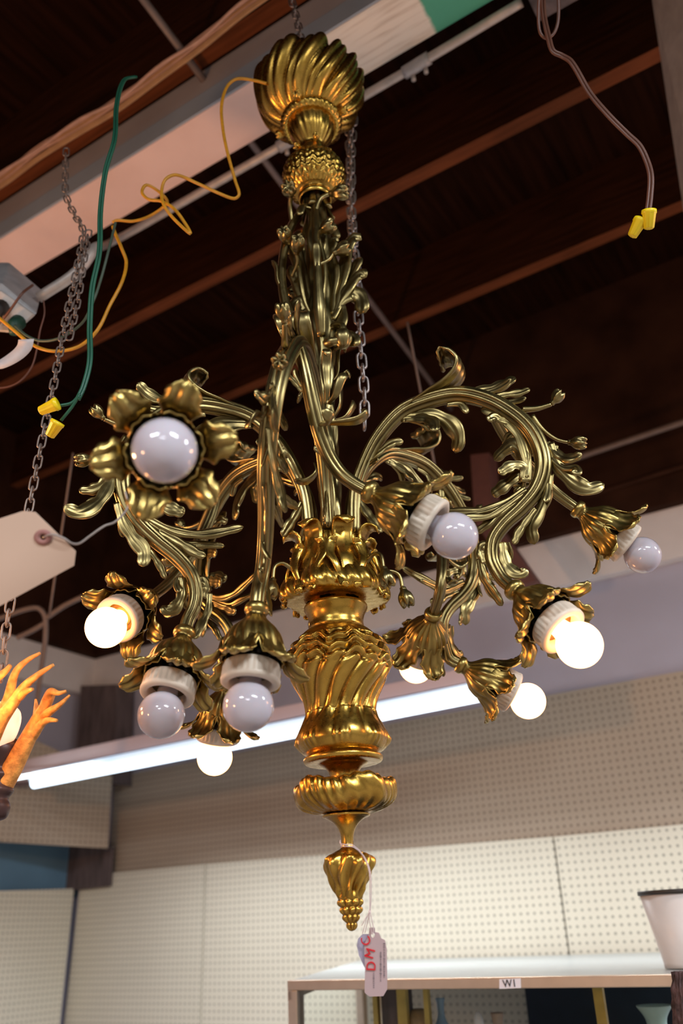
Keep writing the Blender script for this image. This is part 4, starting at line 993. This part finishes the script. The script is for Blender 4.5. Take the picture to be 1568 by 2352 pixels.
bmesh.ops.translate(bmx, verts=bmx.verts, vec=-mt.location); bmesh.ops.recalc_face_normals(bmx, faces=bmx.faces)
me = bpy.data.meshes.new('tag_card'); bmx.to_mesh(me); bmx.free(); me.materials.append(M['paper'])
o = bpy.data.objects.new('tag_card', me); C.objects.link(o); o.parent = mt
mb = MB(); R = []
for rr, dz in ((7, .0), (7, .0012), (21, .0012), (21, .0)):
    R.append([at(99+rr*1.02*math.cos(i*PI/16), 1234+rr*.86*math.sin(i*PI/16), .93-dz) for i in range(32)])
mb.grid(R); addp(mb, 'reinforcement_ring', M['ringp'], mt)
mb = MB(); tube(mb, [at(*p) for p in [(99, 1234, .932), (120, 1228, .926), (146, 1236, .925), (165, 1248, .928), (182, 1248, .935), (205, 1232, .945), (240, 1208, .955), (262, 1200, .96), (284, 1180, .965), (294, 1160, .97), (288, 1130, .98)]], [.0013], 8, 70)
addp(mb, 'tag_wire', M['wire'], mt)

# ------------------------------------------------------------------ antler chandelier (left edge)
an = thing('antler_chandelier', 'lit orange antler chandelier hanging at the left edge', 'chandelier', at(0, 1680, 1.2))
DA = 1.2
def antler(paths):
    mb = MB()
    for pts, r0, r1 in paths:
        n = len(pts); P = [at(*p) for p in pts]
        tube(mb, P, np.array([.78*r0+(.7*r1-.78*r0)*(i/5)**1.15 for i in range(6)]), 16, 40)
    return addp(mb, 'antler', M['antler'], an)
antler([([(-25, 1845, DA), (0, 1810, DA), (30, 1760, DA), (62, 1700, DA), (88, 1650, DA), (105, 1620, DA), (120, 1588, DA)], .022, .009),
        ([(100, 1632, DA), (108, 1606, DA), (117, 1588, DA-.01), (135, 1592, DA-.02), (152, 1588, DA-.02)], .010, .003),
        ([(92, 1655, DA), (112, 1636, DA-.01), (138, 1618, DA-.02), (160, 1597, DA-.02)], .010, .0022),
        ([(75, 1690, DA), (96, 1662, DA-.01), (112, 1654, DA-.02), (131, 1655, DA-.03)], .010, .003), ([(84, 1662, DA), (84, 1635, DA+.01), (82, 1606, DA+.02)], .009, .002),
        ([(117, 1600, DA), (116, 1592, DA), (115, 1584, DA)], .008, .003)])
antler([([(-30, 1690, DA), (0, 1640, DA), (18, 1610, DA), (30, 1560, DA), (42, 1535, DA), (65, 1515, DA), (92, 1500, DA)], .014, .003),
        ([(-30, 1720, DA-.03), (0, 1658, DA-.03), (30, 1615, DA-.03), (55, 1578, DA-.03), (90, 1548, DA-.03), (123, 1527, DA-.03)], .016, .003), ([(45, 1600, DA-.03), (60, 1588, DA-.04), (75, 1583, DA-.05)], .008, .003)])
antler([([(-30, 1570, DA-.02), (0, 1552, DA-.02), (14, 1540, DA-.02), (24, 1528, DA-.02)], .010, .004)])
mb = MB(); lathe(mb, [(.001, -.05), (.018, -.045), (.022, -.03), (.018, -.02), (.024, -.01), (.020, 0), (.027, .01), (.022, .02), (.030, .035), (.030, .05), (.02, .06)], 32, 40, M4=np.array(m4(A3(1, 0, 0), A3(0, 1, 0), Zv, at(-8, 1800, DA)))); addp(mb, 'turned_base', M['antlerbase'], an)
mb = MB(); lathe(mb, [(.012, 0), (.024, .012), (.030, .035), (.028, .05), (.016, .06), (.001, .064)], 32, 30, M4=np.array(m4(A3(1, 0, 0), A3(0, 1, 0), Zv, at(-12, 1718, DA)))); addp(mb, 'frosted_shade', M['candle'], an)
mb = MB(); lathe(mb, [(.001, 0), (.012, .006), (.015, .02), (.010, .034), (.001, .042)], 24, 20, M4=np.array(m4(A3(1, 0, 0), A3(0, 1, 0), Zv, at(-52, 1640, DA-.1)))); addp(mb, 'candle_bulb', M['antbulb'], an)

# ------------------------------------------------------------------ lights
def area(name, p, size, energy, col, target=None, sy=None, spread=PI):
    l = bpy.data.lights.new(name, 'AREA'); l.energy = energy; l.color = col; l.size = size; l.spread = spread
    if sy: l.shape = 'RECTANGLE'; l.size_y = sy
    o = bpy.data.objects.new(name, l); C.objects.link(o); o.location = Vector(p)
    d = Vector(target-np.asarray(p)) if target is not None else Vector((0, 0, -1))
    o.rotation_euler = d.to_track_quat('-Z', 'Y').to_euler(); return o
cool = (.86, .93, 1.0)
area('ceiling_lamp', A3(-1.2, -1.5, 3.3), 1.2, 95, cool, sy=.2)
area('ceiling_lamp', A3(1.4, -.9, 3.3), 1.2, 112, cool, sy=.2)
area('ceiling_lamp', A3(.2, -3.6, 3.3), 1.2, 95, cool, sy=.2)
area('ceiling_lamp', A3(3.3, .6, 3.3), 1.2, 80, cool, sy=.2)
for xa, xb, en in ((250, 1118, 11), (1250, 2300, 7)):  # first run follows the tube; second has no fixture, added to brighten the wall
    p0, p1 = onback(xa, 1800-(xa-78)*.198, .66), onback(xb, 1800-(xb-78)*.198, .66)
    l = bpy.data.lights.new('fixture_and_added_wash', 'AREA'); l.shape = 'RECTANGLE'; l.size = float(np.linalg.norm(p1-p0)); l.size_y = .04; l.energy = en*l.size; l.color = (.95, .97, 1.0); l.spread = math.radians(138)
    o = bpy.data.objects.new('fixture_and_added_wash', l); C.objects.link(o); o.matrix_world = m4(-a_, b_, Zv, (p0+p1)/2-Zv*.03)
def warm(p, e, r=.05):  # unseen warm point light, added to tint beam, joists and tag
    l = bpy.data.lights.new('added_warm_fill', 'POINT'); l.energy = e; l.color = (1, .48, .20); l.shadow_soft_size = r
    o = bpy.data.objects.new('added_warm_fill', l); C.objects.link(o); o.location = Vector(p)
warm((-1.25, 1.35, 2.25), 32)
warm((1.55, 1.5, 2.35), 16)
warm((-1.2, .35, 1.75), 9)
w = bpy.data.worlds.new('World'); bpy.context.scene.world = w; w.use_nodes = True
w.node_tree.nodes['Background'].inputs[0].default_value = (.5, .55, .6, 1); w.node_tree.nodes['Background'].inputs[1].default_value = .05

# ------------------------------------------------------------------ camera
cam = bpy.data.cameras.new('Camera'); co = bpy.data.objects.new('Camera', cam); C.objects.link(co)
co.matrix_world = m4(CR, CU, -CF, EYE)
cam.sensor_fit = 'VERTICAL'; cam.sensor_height = 36; cam.sensor_width = 24; cam.lens = FPX/2352*36
cam.dof.use_dof = True; cam.dof.focus_distance = 1.30; cam.dof.aperture_fstop = 3.2; cam.clip_start = .05
bpy.context.scene.camera = co
sc = bpy.context.scene
sc.view_settings.view_transform = 'Standard'; sc.view_settings.exposure = 0.0
